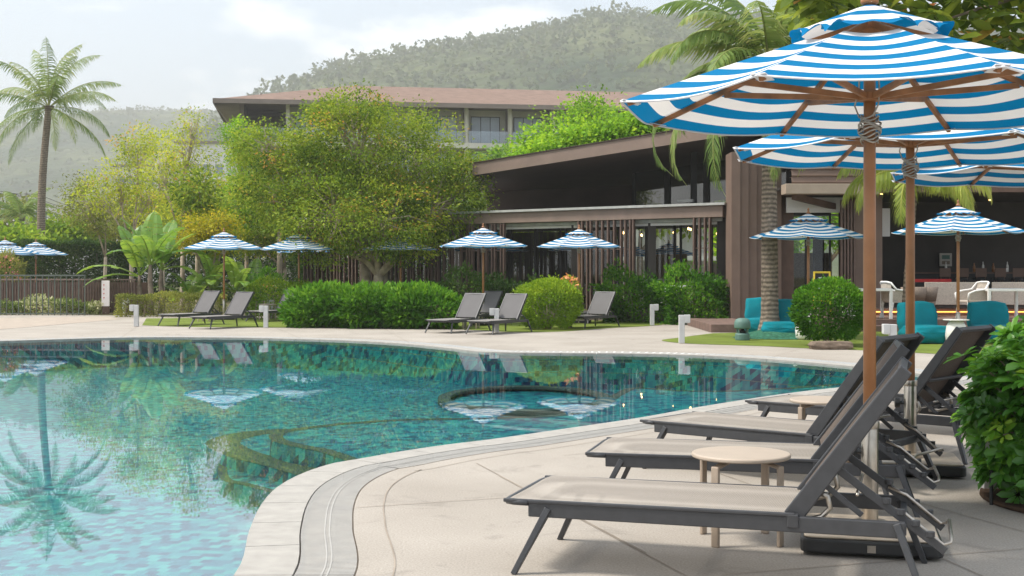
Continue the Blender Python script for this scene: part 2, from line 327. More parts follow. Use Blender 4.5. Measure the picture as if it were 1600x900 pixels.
# forested hills
m, n, L = node_setup('hill_forest')
p = n['Principled BSDF']; p.inputs['Roughness'].default_value = .95; p.inputs['Specular IOR Level'].default_value = .05
tcx = n.new('ShaderNodeTexCoord'); vz = n.new('ShaderNodeTexVoronoi'); vz.inputs['Scale'].default_value = .09; L(tcx.outputs['Object'], vz.inputs[0])
n2 = n.new('ShaderNodeTexNoise'); n2.inputs['Scale'].default_value = .012; n2.inputs['Detail'].default_value = 8; L(tcx.outputs['Object'], n2.inputs[0])
cr = n.new('ShaderNodeValToRGB'); cr.color_ramp.elements[0].color = (.028,.05,.018,1); cr.color_ramp.elements[1].color = (.10,.115,.045,1); cr.color_ramp.elements[0].position=.38; cr.color_ramp.elements[1].position=.65
L(n2.outputs[0], cr.inputs[0]); L(cr.outputs[0], p.inputs['Base Color'])
bp = n.new('ShaderNodeBump'); bp.inputs['Strength'].default_value = 1; bp.inputs['Distance'].default_value = 5; L(vz.outputs['Distance'], bp.inputs['Height']); bp.invert = True; L(bp.outputs[0], p.inputs['Normal'])

# ------------------------------------------------------------------ foliage in numpy
LEAF4 = (np.array([(0,0,0),(.45,-.5,.06),(1,0,0),(.45,.5,.06)]), [(0,1,2,3)])
LEAFB = (np.array([(0,0,0),(.35,-.38,.07),(.75,-.42,.05),(1,0,-.06),(.75,.42,.05),(.35,.38,.07),(.5,0,0)]),
         [(0,1,6),(1,2,6),(2,3,6),(3,4,6),(4,5,6),(5,0,6)])
def unit(a): return a/np.maximum(np.linalg.norm(a, axis=1, keepdims=True), 1e-9)
def leafmesh(name, mt, parent, ctr, size, aspect=.5, d=None, nrm=None, v=None, tmpl=LEAF4, loc=None, dj=.9, nj=.6):
    T, Fc = tmpl; n = len(ctr); k = len(T)
    d0 = rng.normal(size=(n,3))
    d = unit(d0) if d is None else unit(d+dj*d0*.6)
    nn = rng.normal(size=(n,3)); up = np.array([(0,0,1.)])
    nrm = unit(up*1.0+nj*nn) if nrm is None else unit(nrm+nj*nn)
    s = unit(np.cross(nrm, d)); nrm = np.cross(d, s)
    sz = (size*np.clip(rng.normal(1,.22,n),.5,1.7))[:,None,None]
    V = T[None,:,0:1]*d[:,None,:] + T[None,:,1:2]*aspect*s[:,None,:] + T[None,:,2:3]*nrm[:,None,:]
    V = ctr[:,None,:] + V*sz
    return rawmesh(name, mt, parent, V.reshape(-1,3), [tuple(f) for f in Fc], n, k, v, loc)
def rawmesh(name, mt, parent, V, Fc, n, k, v=None, loc=None):
    me = bpy.data.meshes.new(name)
    if v is None: v = rng.random(n)
    lens = np.array([len(f) for f in Fc]); flat = np.concatenate([np.array(f) for f in Fc])
    loops = (flat[None,:]+(np.arange(n)*k)[:,None]).reshape(-1)
    tot = np.tile(lens, n); st = np.concatenate([[0], np.cumsum(tot)[:-1]])
    me.vertices.add(len(V)); me.vertices.foreach_set('co', V.astype(np.float32).reshape(-1))
    me.loops.add(len(loops)); me.loops.foreach_set('vertex_index', loops.astype(np.int32))
    me.polygons.add(len(tot)); me.polygons.foreach_set('loop_start', st.astype(np.int32))
    at = me.attributes.new('v', 'FLOAT', 'FACE')
    at.data.foreach_set('value', np.repeat(np.clip(v,0,1), len(Fc)).astype(np.float32))
    me.update(calc_edges=True); me.validate()
    return link(me, name, mt, parent, loc)

def crown_points(blobs, n, sig, tips_per, hollow=.45):
    """leaf centres clustered round twig tips inside ellipsoids (x,y,z,rx,ry,rz,weight)"""
    wts = np.array([b[6] for b in blobs], float); wts /= wts.sum(); P_=[]; O=[]; VV=[]; tips=[]
    for b, wt in zip(blobs, wts):
        m = int(n*wt); nt_ = max(4, int(m/tips_per)); dr = unit(rng.normal(size=(nt_,3)))
        rad = (hollow+(1-hollow)*rng.random(nt_)**.6)*(1+.16*np.sin(dr[:,0]*7+b[0])*np.cos(dr[:,2]*6+b[1]))
        c = np.array(b[:3]); r = np.array(b[3:6]); t = c+dr*r*rad[:,None]; tips.append(t)
        idx = rng.integers(0, nt_, m); p = t[idx]+rng.normal(size=(m,3))*sig*np.array([1,1,.6])
        P_.append(p); O.append(unit(p-c)); tv = rng.normal(.46,.24,nt_); VV.append(tv[idx]+rng.normal(0,.11,m))
    return np.concatenate(P_), np.concatenate(O), np.concatenate(VV), tips
def tree(name, label, cat, loc, blobs, n, leaf, lm, bark='bark', tr=.14, fork=.35, sig=.28, tips_per=40, aspect=.5, group=None, twigs=9, stems=1, hollow=.45, lean=(0,0), seed=0, minz=None):
    """blobs are given relative to loc"""
    global rng; keep = rng; rng = np.random.default_rng(100+seed); rd = random.Random(seed)
    e = empty(name, loc, label, cat, group)
    p, o, v, tips = crown_points(blobs, n, sig, tips_per, hollow)
    if minz is not None: k = p[:,2] > minz; p, o, v = p[k], o[k], v[k]
    leafmesh('crown', M[lm], e, p, leaf, aspect, d=o+np.array([(0,0,-.35)]), v=v, nj=.8, nrm=o*.5+np.array([(0,0,.9)]))
    mb = MB(); H = max(b[2] for b in blobs)
    for s in range(stems):
        ox, oy = (rd.uniform(-.35,.35), rd.uniform(-.35,.35)) if stems > 1 else (0, 0)
        fz = fork*H*rd.uniform(.85,1.15); fp = Vector((ox*1.6+lean[0], oy*1.6+lean[1], fz))
        mb.tube([(ox,oy,-.05),(ox*1.1,oy*1.1,.15),((ox+fp.x)/2+rd.uniform(-.04,.04),(oy+fp.y)/2,fz*.55),fp],[tr*1.45,tr*1.05,tr*.92,tr*.8],9)
        for bi, b in enumerate(blobs):
            if stems > 1 and bi % stems != s: continue
            c = Vector(b[:3]); md = fp.lerp(c,.5)+Vector((rd.uniform(-.2,.2),rd.uniform(-.2,.2),rd.uniform(-.1,.25)))*min(1,(c-fp).length)
            r0 = tr*.55
            mb.tube([fp-Vector((0,0,.05)), md, c],[r0, r0*.72, r0*.45],6)
            for q in range(twigs):
                t = Vector(tips[bi][rd.randrange(len(tips[bi]))]); st = md.lerp(c, rd.random())
                m2 = st.lerp(t,.5)+Vector((rd.uniform(-.15,.15),rd.uniform(-.15,.15),rd.uniform(0,.2)))
                mb.tube([st,m2,t],[r0*.38,r0*.25,r0*.08],4,False)
    mb.build('trunk', M[bark], e, smooth=True)
    rng = keep
    return e
def shrub_pts(c, r, n, lump=.12, low=-.9, fill=.72):
    d = unit(rng.normal(size=(int(n*1.35),3))); d = d[d[:,2] > low][:n]
    k = 1+lump*(np.sin(d[:,0]*6+c[0]*3)*np.cos(d[:,1]*5+c[1])+.6*np.sin(d[:,2]*9+d[:,0]*4))
    rad = (fill+(1-fill)*rng.random(len(d))**.5)*k
    rad = np.where(rng.random(len(d)) < .035, rad*(1.03+.13*rng.random(len(d))), rad)
    return np.array(c)+d*np.array(r)*rad[:,None], d
def shrub(name, label, cat, loc, blobs, n, leaf, lm, aspect=.5, group=None, tmpl=LEAF4, lump=.12, seed=0, stems=True, extra=None, low=-.9):
    global rng; keep = rng; rng = np.random.default_rng(500+seed); rd = random.Random(seed)
    e = empty(name, loc, label, cat, group); P_, D_ = [], []
    tot = sum(b[3]*b[5]+b[4]*b[3] for b in blobs)
    for b in blobs:
        p, d = shrub_pts(b[:3], b[3:6], int(n*(b[3]*b[5]+b[4]*b[3])/tot), lump, low); P_.append(p); D_.append(d)
    p = np.concatenate(P_); d = np.concatenate(D_); k = p[:,2] > .02; p, d = p[k], d[k]
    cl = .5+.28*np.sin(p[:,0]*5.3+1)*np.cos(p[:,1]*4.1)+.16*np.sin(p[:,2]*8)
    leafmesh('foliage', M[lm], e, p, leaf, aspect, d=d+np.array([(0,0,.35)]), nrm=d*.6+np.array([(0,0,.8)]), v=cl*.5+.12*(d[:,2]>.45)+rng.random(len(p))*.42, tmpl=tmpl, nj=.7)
    if stems:
        mb = MB()
        for b in blobs:
            for q in range(7):
                a = rd.uniform(0,6.28); t = Vector((b[0]+b[3]*.6*math.cos(a), b[1]+b[4]*.6*math.sin(a), b[2]+b[5]*.3))
                mb.tube([(b[0]*1+.08*math.cos(a), b[1]+.08*math.sin(a), -.02), ((b[0]+t.x)/2, (b[1]+t.y)/2, t.z*.45), t],[.022,.016,.008],5)
        mb.build('stem', M['bark'], e, smooth=True)
    if extra: extra(e)
    rng = keep
    return e
def hedge(name, label, loc, sx, sy, sz, n, leaf, lm, aspect=.55, group=None, seed=0, wob=.05, cat='hedge'):
    """box hedge with its base centre at loc"""
    global rng; keep = rng; rng = np.random.default_rng(900+seed)
    e = empty(name, loc, label, cat, group)
    ar = np.array([sx*sz, sx*sz, sy*sz, sy*sz, sx*sy]); f = rng.choice(5, n, p=ar/ar.sum())
    u = rng.random(n)-.5; q = rng.random(n)-.5; dp = rng.random(n)**2*.14
    x = np.where(f < 2, u*sx, np.where(f == 2, -sx/2+dp, np.where(f == 3, sx/2-dp, u*sx)))
    y = np.where(f == 0, -sy/2+dp, np.where(f == 1, sy/2-dp, np.where(f < 4, u*sy, q*sy)))
    z = np.where(f < 4, (q+.5)*sz, sz-dp)
    nr = np.array([(0,-1,0),(0,1,0),(-1,0,0),(1,0,0),(0,0,1)], float)[f]
    w_ = wob*(np.sin(x*2.3+z*2)+np.sin(x*5.1+y*3+z*4)*.6)+rng.normal(0,wob*.5,n)
    p = np.stack([x,y,z],1)+nr*w_[:,None]
    leafmesh('foliage', M[lm], e, p, leaf, aspect, d=nr+np.array([(0,0,.4)]), nrm=nr*.7+np.array([(0,0,.6)]), v=.45+.2*np.sin(x*3+z*3)+rng.normal(0,.18,n), nj=.8)
    mb = MB()
    for k in range(max(2, int(sx/.5))):
        px = -sx/2+.2+(sx-.4)*k/max(1, int(sx/.5)-1); mb.tube([(px,0,-.02),(px+.05,.03,sz*.5),(px-.04,0,sz*.85)],[.03,.02,.01],5)
    mb.build('stem', M['bark'], e)
    rng = keep
    return e

def frond_arrays(base, az, el, length, droop, nl=34, lw=.032, ll=.55, hang=.5, rd=random):
    """one pinnate palm leaf: rachis points and leaflet strips (two quads each)"""
    pts = []; p = Vector(base); e = el; st = length/14
    for i in range(15):
        pts.append(p.copy()); d = Vector((math.cos(az)*math.cos(e), math.sin(az)*math.cos(e), math.sin(e))); p += d*st; e -= droop/14*(.5+i/9)
    V = []; side0 = Vector((-math.sin(az), math.cos(az), 0))
    for k in range(nl):
        t = .14+.86*k/(nl-1); f = t*14; i = min(13, int(f)); c = pts[i].lerp(pts[i+1], f-i); dr = (pts[i+1]-pts[i]).normalized()
        up = side0.cross(dr)*-1
        if up.z < 0: up = -up
        L_ = ll*math.sin(math.pi*min(1, .18+.86*t))**.6*rd.uniform(.85,1.1)*(1 if t < .93 else .8)
        for s in (-1, 1):
            d1 = (side0*s*(.85)+dr*(.45+.5*t)+Vector((0,0,-hang*rd.uniform(.5,1.1)))).normalized()
            d2 = (d1*.75+Vector((0,0,-hang*1.1))+dr*.15).normalized()
            m = c+d1*L_*.5; en = m+d2*L_*.5; wv = (dr*.8+Vector((0,0,.5*s*rd.uniform(-.3,1)))).normalized()*lw
            V += [c-wv*.5, c+wv*.5, m+wv*.6, m-wv*.6, en+wv*.08, en-wv*.08]
    return pts, V
def palm(name, label, loc, top, trunk_r, fronds, lm='leaf_palm', seed=0, nl=34, lw=.032, ll=.55, curve=(0,0), group=None, cat='palm tree', stem_mat='palm_bark', dead=3, nut=False):
    """top: crown base relative to loc; fronds: (azimuth deg, elevation deg, length, droop deg, hang)"""
    rd = random.Random(seed); e = empty(name, loc, label, cat, group); T = Vector(top)
    mb = MB(); n_ = 70; pts = []; rr = []
    for i in range(n_+1):
        t = i/n_; x = T.x*t+curve[0]*math.sin(math.pi*t); y = T.y*t+curve[1]*math.sin(math.pi*t)
        pts.append((x, y, T.z*t-.02)); rr.append(trunk_r*(1+.75*max(0,1-t*9)**2+(.05 if i % 2 else 0))*(1-.28*t))
    mb.tube(pts, rr, 12); mb.build('trunk', M[stem_mat], e, smooth=True)
    cn = MB()
    for i in range(16):
        a = i*2.4; cn.bar(T+Vector((math.cos(a)*.05,math.sin(a)*.05,-.28)), T+Vector((math.cos(a)*trunk_r*1.15,math.sin(a)*trunk_r*1.15,.18)), .13,.04)
    cn.build('leaf_base', M['palm_bark'], e)
    for az, el, ln, dr, hg in fronds:
        pts, V = frond_arrays(T+Vector((0,0,.08)), R(az), R(el), ln, R(dr), nl, lw, ll, hg, rd)
        nL = nl*2; V = np.array([tuple(q) for q in V])
        mb = MB().tube(pts, [.03-.0018*i for i in range(15)], 5)
        rv = np.array(mb.v); me = bpy.data.meshes.new('frond')
        fs = [tuple(f) for f in mb.f]; b = len(rv)
        for k in range(nL): fs += [(b+k*6, b+k*6+1, b+k*6+2, b+k*6+3), (b+k*6+3, b+k*6+2, b+k*6+4, b+k*6+5)]
        me.from_pydata(np.concatenate([rv, V]).tolist(), [], fs); me.update()
        at = me.attributes.new('v','FLOAT','FACE'); base = rd.uniform(.25,.75); nr_ = len(mb.f)
        vals = [.9]*nr_
        for k in range(nL): q = min(1, max(0, base+rd.uniform(-.2,.2))); vals += [q, min(1, q+.08)]
        at.data.foreach_set('value', vals)
        link(me, 'frond', M[lm], e)
    return e
mat('palm_bark', (.27,.215,.165), .9, 0, .15, .35, 14, .9, 25)
# ring marks on the palm bark
_m = M['palm_bark']; _n = _m.node_tree.nodes; _L = _m.node_tree.links.new
_w = _n.new('ShaderNodeTexWave'); _w.wave_type = 'BANDS'; _w.bands_direction = 'Z'; _w.inputs['Scale'].default_value = 3.2; _w.inputs['Distortion'].default_value = 3.5; _w.inputs['Detail'].default_value = 3
_t = _n.new('ShaderNodeTexCoord'); _L(_t.outputs['Object'], _w.inputs[0])
_x = _n.new('ShaderNodeMix'); _x.data_type = 'RGBA'; _x.blend_type = 'MULTIPLY'; _x.inputs[0].default_value = .6
_L(_n[_m['ramp']].outputs[0], _x.inputs[6]); _L(_w.outputs[0], _x.inputs[7]); _L(_x.outputs[2], _n['Principled BSDF'].inputs['Base Color'])

# ------------------------------------------------------------------ setting: pool outline
def catmull(pts, k=8, closed=True):
    n = len(pts); o = []
    for i in range(n if closed else n-1):
        p0, p1, p2, p3 = (pts[(i-1)%n] if closed or i else pts[0]), pts[i], pts[(i+1)%n], (pts[(i+2)%n] if closed or i+2 < n else pts[-1])
        for j in range(k):
            t = j/k
            o.append(tuple(.5*((2*p1[a])+(-p0[a]+p2[a])*t+(2*p0[a]-5*p1[a]+4*p2[a]-p3[a])*t*t+(-p0[a]+3*p1[a]-3*p2[a]+p3[a])*t**3) for a in (0,1)))
    if not closed: o.append(tuple(pts[-1][:2]))
    return o
near_px = [(365,900),(389,831),(407,791),(433,762),(473,740),(522,724),(565,717),(620,707),(700,695),(767,687),(878,671),(1000,653),(1100,635),(1230,615),(1330,604),(1425,598)]
far_px = [(1425,583),(1315,571),(1150,558),(1000,553),(880,552),(760,550),(700,544),(640,538),(560,533),(470,530),(350,527.5),(200,527.5),(0,533)]
ctrl = [tuple(G(*q)[:2]) for q in near_px]+[(5.75,16.9)]+[tuple(G(*q)[:2]) for q in far_px]
ctrl += [(-13.2,24.2),(-16,19),(-17,12),(-14,6),(-9,2.4),(-5,1.2),(-2.8,2.2),(-1.75,3.9),(-1.4,5.0)]
pool = catmull(ctrl, 8)
def offset(pts, d):
    n = len(pts); o = []
    for i in range(n):
        a = Vector(pts[(i+1)%n])-Vector(pts[i-1]); a.normalize(); o.append((pts[i][0]+a.y*d, pts[i][1]-a.x*d))
    return o
_ar = sum(pool[i][0]*pool[(i+1)%len(pool)][1]-pool[(i+1)%len(pool)][0]*pool[i][1] for i in range(len(pool)))
SG = 1 if _ar > 0 else -1      # so that a positive offset goes outwards
def off(d): return offset(pool, d*SG)
def band(d0, d1, z0, z1=None, idx=None):
    A, B = off(d0), off(d1); n = len(A); z1 = z0 if z1 is None else z1
    return [(p[0],p[1],z0) for p in A]+[(p[0],p[1],z1) for p in B], [(i,(i+1)%n,n+(i+1)%n,n+i) if SG > 0 else (i,n+i,n+(i+1)%n,(i+1)%n) for i in (idx or range(n))]
def holed(name, mt, outer, inner, z, kind='structure'):
    bm = bmesh.new(); es = []
    for loop in (outer, inner):
        vs = [bm.verts.new((p[0],p[1],z)) for p in loop]
        for i in range(len(vs)): es.append(bm.edges.new((vs[i], vs[(i+1)%len(vs)])))
    bmesh.ops.triangle_fill(bm, use_beauty=True, use_dissolve=False, edges=es, normal=(0,0,1))
    for f in bm.faces:
        if f.normal.z < 0: f.normal_flip()
    me = bpy.data.meshes.new(name); bm.to_mesh(me); bm.free()
    return tag(link(me, name, mt), kind=kind)
def sheet(name, mt, pts, z, kind='structure', k=0):
    bm = bmesh.new(); vs = [bm.verts.new((p[0],p[1],z)) for p in pts]
    es = [bm.edges.new((vs[i], vs[(i+1)%len(vs)])) for i in range(len(vs))]
    bmesh.ops.triangle_fill(bm, use_beauty=True, edges=es, normal=(0,0,1))
    for f in bm.faces:
        if f.normal.z < 0: f.normal_flip()
    me = bpy.data.meshes.new(name); bm.to_mesh(me); bm.free()
    return tag(link(me, name, mt), kind=kind)

RECT = [(-34,-12),(34,-12),(34,62),(-34,62)]
COP, GRT, BRD = .27, .56, .73
deck = holed('pool_deck', M['deck_concrete'], RECT, off(GRT), 0)
holed('ground', M['ground'], [(-2500,-240),(2500,-240),(2500,2900),(-2500,2900)], RECT, 0)
# coping stones, drain grating, pool shell
n_ = len(pool)
coping = MB(); A, B = off(0), off(COP); per = [0]
for i in range(n_): per.append(per[-1]+(Vector(A[i])-Vector(A[(i+1)%n_])).length)
def lerp_off(s, d):
    s %= per[-1]; import bisect
    i = min(n_-1, bisect.bisect_right(per, s)-1); t = (s-per[i])/max(1e-9, per[i+1]-per[i])
    O = OFFC.setdefault(d, off(d)); a, b = O[i], O[(i+1)%n_]
    return (a[0]+(b[0]-a[0])*t, a[1]+(b[1]-a[1])*t)
OFFC = {}
s = 0.0; stone = .62; ns = int(per[-1]/stone)
for k in range(ns):
    s0, s1 = per[-1]*k/ns+.004, per[-1]*(k+1)/ns-.004; sub = 3
    for j in range(sub):
        a0, a1 = s0+(s1-s0)*j/sub, s0+(s1-s0)*(j+1)/sub
        q = [lerp_off(a0,0.0), lerp_off(a1,0.0), lerp_off(a1,COP), lerp_off(a0,COP)]
        b = len(coping.v); zt = .004
        coping.v += [(x,y,zt) for x,y in q]+[(x,y,-.1) for x,y in q]
        coping.f += [(b,b+3,b+2,b+1) if SG > 0 else (b,b+1,b+2,b+3), (b,b+1,b+5,b+4), (b+2,b+3,b+7,b+6)]
        if j == 0: coping.f.append((b,b+4,b+7,b+3))
        if j == sub-1: coping.f.append((b+1,b+2,b+6,b+5))
tag(coping.build('pool_coping', M['stone_coping']), kind='structure')
# grating: bars across the drain channel
gr = MB(); gs = 0.0; step = .022; y_far = 13.5
while gs < per[-1]:
    p0 = lerp_off(gs, COP+.01); near = p0[1] < 12.2 and p0[0] > -3
    st = step if near else .12
    a, b = lerp_off(gs, COP+.008), lerp_off(gs, GRT-.008); c, d = lerp_off(gs+st*.72, GRT-.008), lerp_off(gs+st*.72, COP+.008)
    k = len(gr.v); gr.v += [(a[0],a[1],.002),(b[0],b[1],.002),(c[0],c[1],.002),(d[0],d[1],.002)]; gr.f.append((k,k+3,k+2,k+1) if SG < 0 else (k,k+1,k+2,k+3)); gs += st
for dd in (.40, .425):
    v_, f_ = band(dd, dd+.008, .0045); gr.add(v_, f_)
tag(gr.build('drain_grating', M['grate']), kind='structure')
v_, f_ = band(COP-.02, GRT+.02, -.05); tag(MB().add(v_, f_).build('drain_channel', M['joint']), kind='structure')
# deck joints
jt = MB(); v_, f_ = band(BRD, BRD+.008, .004); jt.add(v_, f_)
for a, b in [((551,794),(790,778)),((744,724),(1010,865)),((780,744),(1080,905)),((1128,899),(1388,878)),((1463,869),(1600,858)),((1412,780),(1650,845)),((1463,869),(1560,912)),
             ((1388,878),(1463,869)),((880,712),(1010,700)),((1010,700),(1180,760)),((1200,650),(1420,720)),((230,500),(190,527)),((40,497),(-40,530)),((430,512),(470,529)),((940,513),(760,545)),
             ((1040,532),(900,551)),((1250,545),(1200,560)),((600,514),(640,536)),((1500,700),(1620,720))]:
    A_, B_ = G(*a), G(*b); dd = (B_-A_).normalized(); nn = Vector((dd.y,-dd.x,0))*.0035
    jt.add([(A_+nn)[:2]+(.004,), (A_-nn)[:2]+(.004,), (B_-nn)[:2]+(.004,), (B_+nn)[:2]+(.004,)], [(0,1,2,3)])
for f_i, f_ in enumerate(jt.f): pass
tag(jt.build('deck_joints', M['joint']), kind='structure')
# pool shell and stepped ledges
FLOOR = -.62
shell = MB(); shell.v += [(p[0],p[1],-.02+.0) for p in off(.004)]+[(p[0],p[1],FLOOR) for p in off(.004)]
shell.f += [(i,(i+1)%n_,n_+(i+1)%n_,n_+i) for i in range(n_)]
shell.build('pool_wall', M['pool_tiles']); tag(bpy.data.objects['pool_wall'], kind='structure')
sheet('pool_floor', M['pool_tiles'], off(.004), FLOOR)
sheet('pool_water', M['pool_water'], off(.002), -.022)
def ledge(px, z, name, trim=True, mt='pool_tiles', closed_k=6, tw=.13):
    pts = catmull([tuple(G(u,v,z)[:2]) for u, v in px], closed_k)
    mb = MB(); mb.prism(pts, FLOOR+.003, z); tag(mb.build(name, M[mt]), kind='structure')
    if trim:
        a = sum(pts[i][0]*pts[(i+1)%len(pts)][1]-pts[(i+1)%len(pts)][0]*pts[i][1] for i in range(len(pts))); s_ = 1 if a > 0 else -1
        A, B = offset(pts, .006*s_), offset(pts, -tw*s_); k = len(pts)
        t = MB().add([(p[0],p[1],z+.004) for p in A]+[(p[0],p[1],z+.004) for p in B], [(i,(i+1)%k,k+(i+1)%k,k+i) for i in range(k)])
        for i, f in enumerate(t.f): pass
        tag(t.build(name.replace('ledge','ledge_edge').replace('step','step_edge'), M['grit']), kind='structure')
ledge([(600,745),(545,722),(500,706),(455,697),(425,688),(425,678),(460,670),(540,661),(640,655),(760,653),(860,649),(925,639),(942,628),(960,616),(990,606),(1060,610),(1130,611),(1220,607),(1330,599),(1480,600),(1380,640),(1100,680),(800,720)], -.20, 'pool_ledge')
ledge([(640,800),(560,770),(471,744),(407,726),(353,712),(322,694),(345,682),(402,673),(470,672),(560,690),(640,730)], -.36, 'pool_step', True, 'pool_tiles', 6, .34)
ledge([(600,850),(500,800),(430,772),(380,758),(345,748),(348,722),(400,728),(470,745),(560,770)], -.47, 'lower_pool_step', True, 'pool_tiles', 4, .08)
v_, f_ = band(-.16, .002, -.06); idx = [i for i in range(n_) if ctrl[0][1] < pool[i][1] and pool[i][0] > -.6 and pool[i][1] < 17.0]
v_, f_ = band(-.14, .002, -.05, None, idx); tag(MB().add(v_, f_).build('overflow_edge', M['grit']), kind='structure')
idx = [i for i in range(n_) if pool[i][1] > 17.2 and pool[i][0] > -3.0]
for k, (d0, d1, z) in enumerate(((-.5,-.4,-.12),(-1.0,-.9,-.26))):
    v_, f_ = band(d0, d1, z, None, idx); tag(MB().add(v_, f_).build('far_step_edge', M['grit']), kind='structure')
# round seat in the pool
c0 = G(820, 616, -.5); mb = MB()
for r0, r1, z in ((1.35,1.16,-.54),):
    k = 48; vs = [(c0.x+r0*math.cos(2*math.pi*i/k), c0.y+1.5*r0*math.sin(2*math.pi*i/k), z) for i in range(k)]+[(c0.x+r1*math.cos(2*math.pi*i/k), c0.y+1.5*r1*math.sin(2*math.pi*i/k), z) for i in range(k)]
    vs += [(v[0],v[1],FLOOR) for v in vs[:k]]+[(v[0],v[1],-.58) for v in vs[k:2*k]]
    mb.add(vs, [(i,(i+1)%k,k+(i+1)%k,k+i) for i in range(k)]+[(i,(i+1)%k,2*k+(i+1)%k,2*k+i) for i in range(k)]+[(k+i,k+(i+1)%k,3*k+(i+1)%k,3*k+i) for i in range(k)])
tag(mb.build('round_pool_bench', M['grit']), kind='structure')

# lawns, garden, terrace
lawn_l = [G(u,v) for u, v in [(222,508.5),(300,511),(450,512),(600,512.5),(720,515),(800,519),(880,518),(950,513),(1015,509.5),(1060,505),(1138,500)]]
lp = catmull([p[:2] for p in lawn_l], 6, False)+[(6.4,37.5),(-4,38.5),(-9,39),(-11,38.5)]
sheet('lawn', M['lawn'], lp, .006)
lawn_r = [G(u,v) for u, v in [(1114,521),(1060,528),(1034,532),(1060,536),(1110,538.5),(1190,541),(1250,544),(1360,548),(1460,553),(1640,561)]]
sheet('lawn', M['lawn'], catmull([p[:2] for p in lawn_r], 6, False)+[(13,22),(16,30.0),(7.5,30.5)], .006)
sheet('garden_bed', M['garden_soil'], [(-34,43.5),(-16.5,43.5),(-13,41.3),(-4,39.5),(6,38.8),(6,61),(-34,61)], .010)
sheet('board_path', M['boards'], [tuple(G(u,v)[:2]) for u, v in [(-200,500),(-200,518),(0,515),(190,499),(170,495),(0,497)]], .005)

# hills
def hill(name, prof, D, depth, seed, amp):
    nx, ny = 260, 34; r2 = np.random.default_rng(seed); us = np.linspace(prof[0][0], prof[-1][0], nx)
    hv = np.interp(us, [p[0] for p in prof], [p[1] for p in prof]); V = []
    ph = r2.random(40)*6.28
    for j in range(ny):
        t = j/(ny-1)
        for i in range(nx):
            yy = D-depth+depth*1.6*t; x = (us[i]-800)*D/F
            hz = (HZ-hv[i])*D/F+CH; q = math.sin(min(1, t/.625)*math.pi/2)**1.25 if t < .625 else math.cos((t-.625)/.375*math.pi/2)**.8
            nzv = sum(math.sin(x*f*.011+ph[a])*math.cos(yy*f*.009+ph[a+9])/f for a, f in enumerate((1,1.9,3.7,6.1,10,17,29)))
            V.append((x*(.75+.4*t if t < .625 else 1), yy, max(-5, hz*q+nzv*amp*q*(.6+.4*(1-q)) + (r2.random()-.5)*amp*.3*q)))
    Fs = [(j*nx+i, j*nx+i+1, (j+1)*nx+i+1, (j+1)*nx+i) for j in range(ny-1) for i in range(nx-1)]
    mb = MB(); mb.v = V; mb.f = Fs; return tag(mb.build(name, M['hill_forest'], smooth=True), kind='structure')
hill('hills', [(200,440),(330,250),(420,188),(455,167),(500,145),(560,121),(640,106),(700,91),(800,74),(860,62),(930,44),(965,40),(1000,50),(1060,50),(1130,48),(1250,40),(1500,60),(1900,90),(2300,420)], 950, 520, 3, 3.5)
hill('hills', [(-900,400),(-500,300),(-250,240),(0,215),(60,211),(110,202),(160,190),(200,185),(240,187),(340,192),(420,200),(560,215),(800,260),(1100,410)], 1500, 800, 5, 6)
# trees along the ridges: one uncountable far wood
def ridge_trees(seed):
    r2 = np.random.default_rng(seed); P_=[]; 
    for nm, n in (('hills', 13000), ('hills.001', 6500)):
        me = bpy.data.objects[nm].data; co = np.empty(len(me.vertices)*3); me.vertices.foreach_get('co', co); co = co.reshape(-1,3)
        co = co.reshape(34,260,3)[6:24].reshape(-1,3); co = co[co[:,2] > 12]
        p = co[r2.integers(0, len(co), n)]+r2.normal(size=(n,3))*np.array([9,9,.5]); P_.append(p)
    return np.concatenate(P_)
rp = ridge_trees(11); K = 7
pp = np.repeat(rp, K, 0); sc = np.repeat(rng.uniform(1.0,2.3,len(rp)), K)
pp = pp+unit(rng.normal(size=pp.shape))*sc[:,None]*np.array([1,1,.85])+np.array([(0,0,1.0)])
tag(leafmesh('far_forest', M['far_forest'], None, pp, 2.5, .85, v=np.repeat(rng.random(len(rp)), K)), kind='stuff')
# haze
hz_ = MB().box(-2600, 2600, -250, 3000, -6.5, 245).build('haze', None); tag(hz_, kind='stuff')
m = bpy.data.materials.new('haze'); m.use_nodes = True; t = m.node_tree; t.nodes.clear()
pv = t.nodes.new('ShaderNodeVolumePrincipled'); pv.inputs['Density'].default_value = .00065; pv.inputs['Color'].default_value = (1,.985,.94,1); pv.inputs['Anisotropy'].default_value = .3
t.links.new(pv.outputs[0], t.nodes.new('ShaderNodeOutputMaterial').inputs['Volume']); hz_.data.materials.append(m)

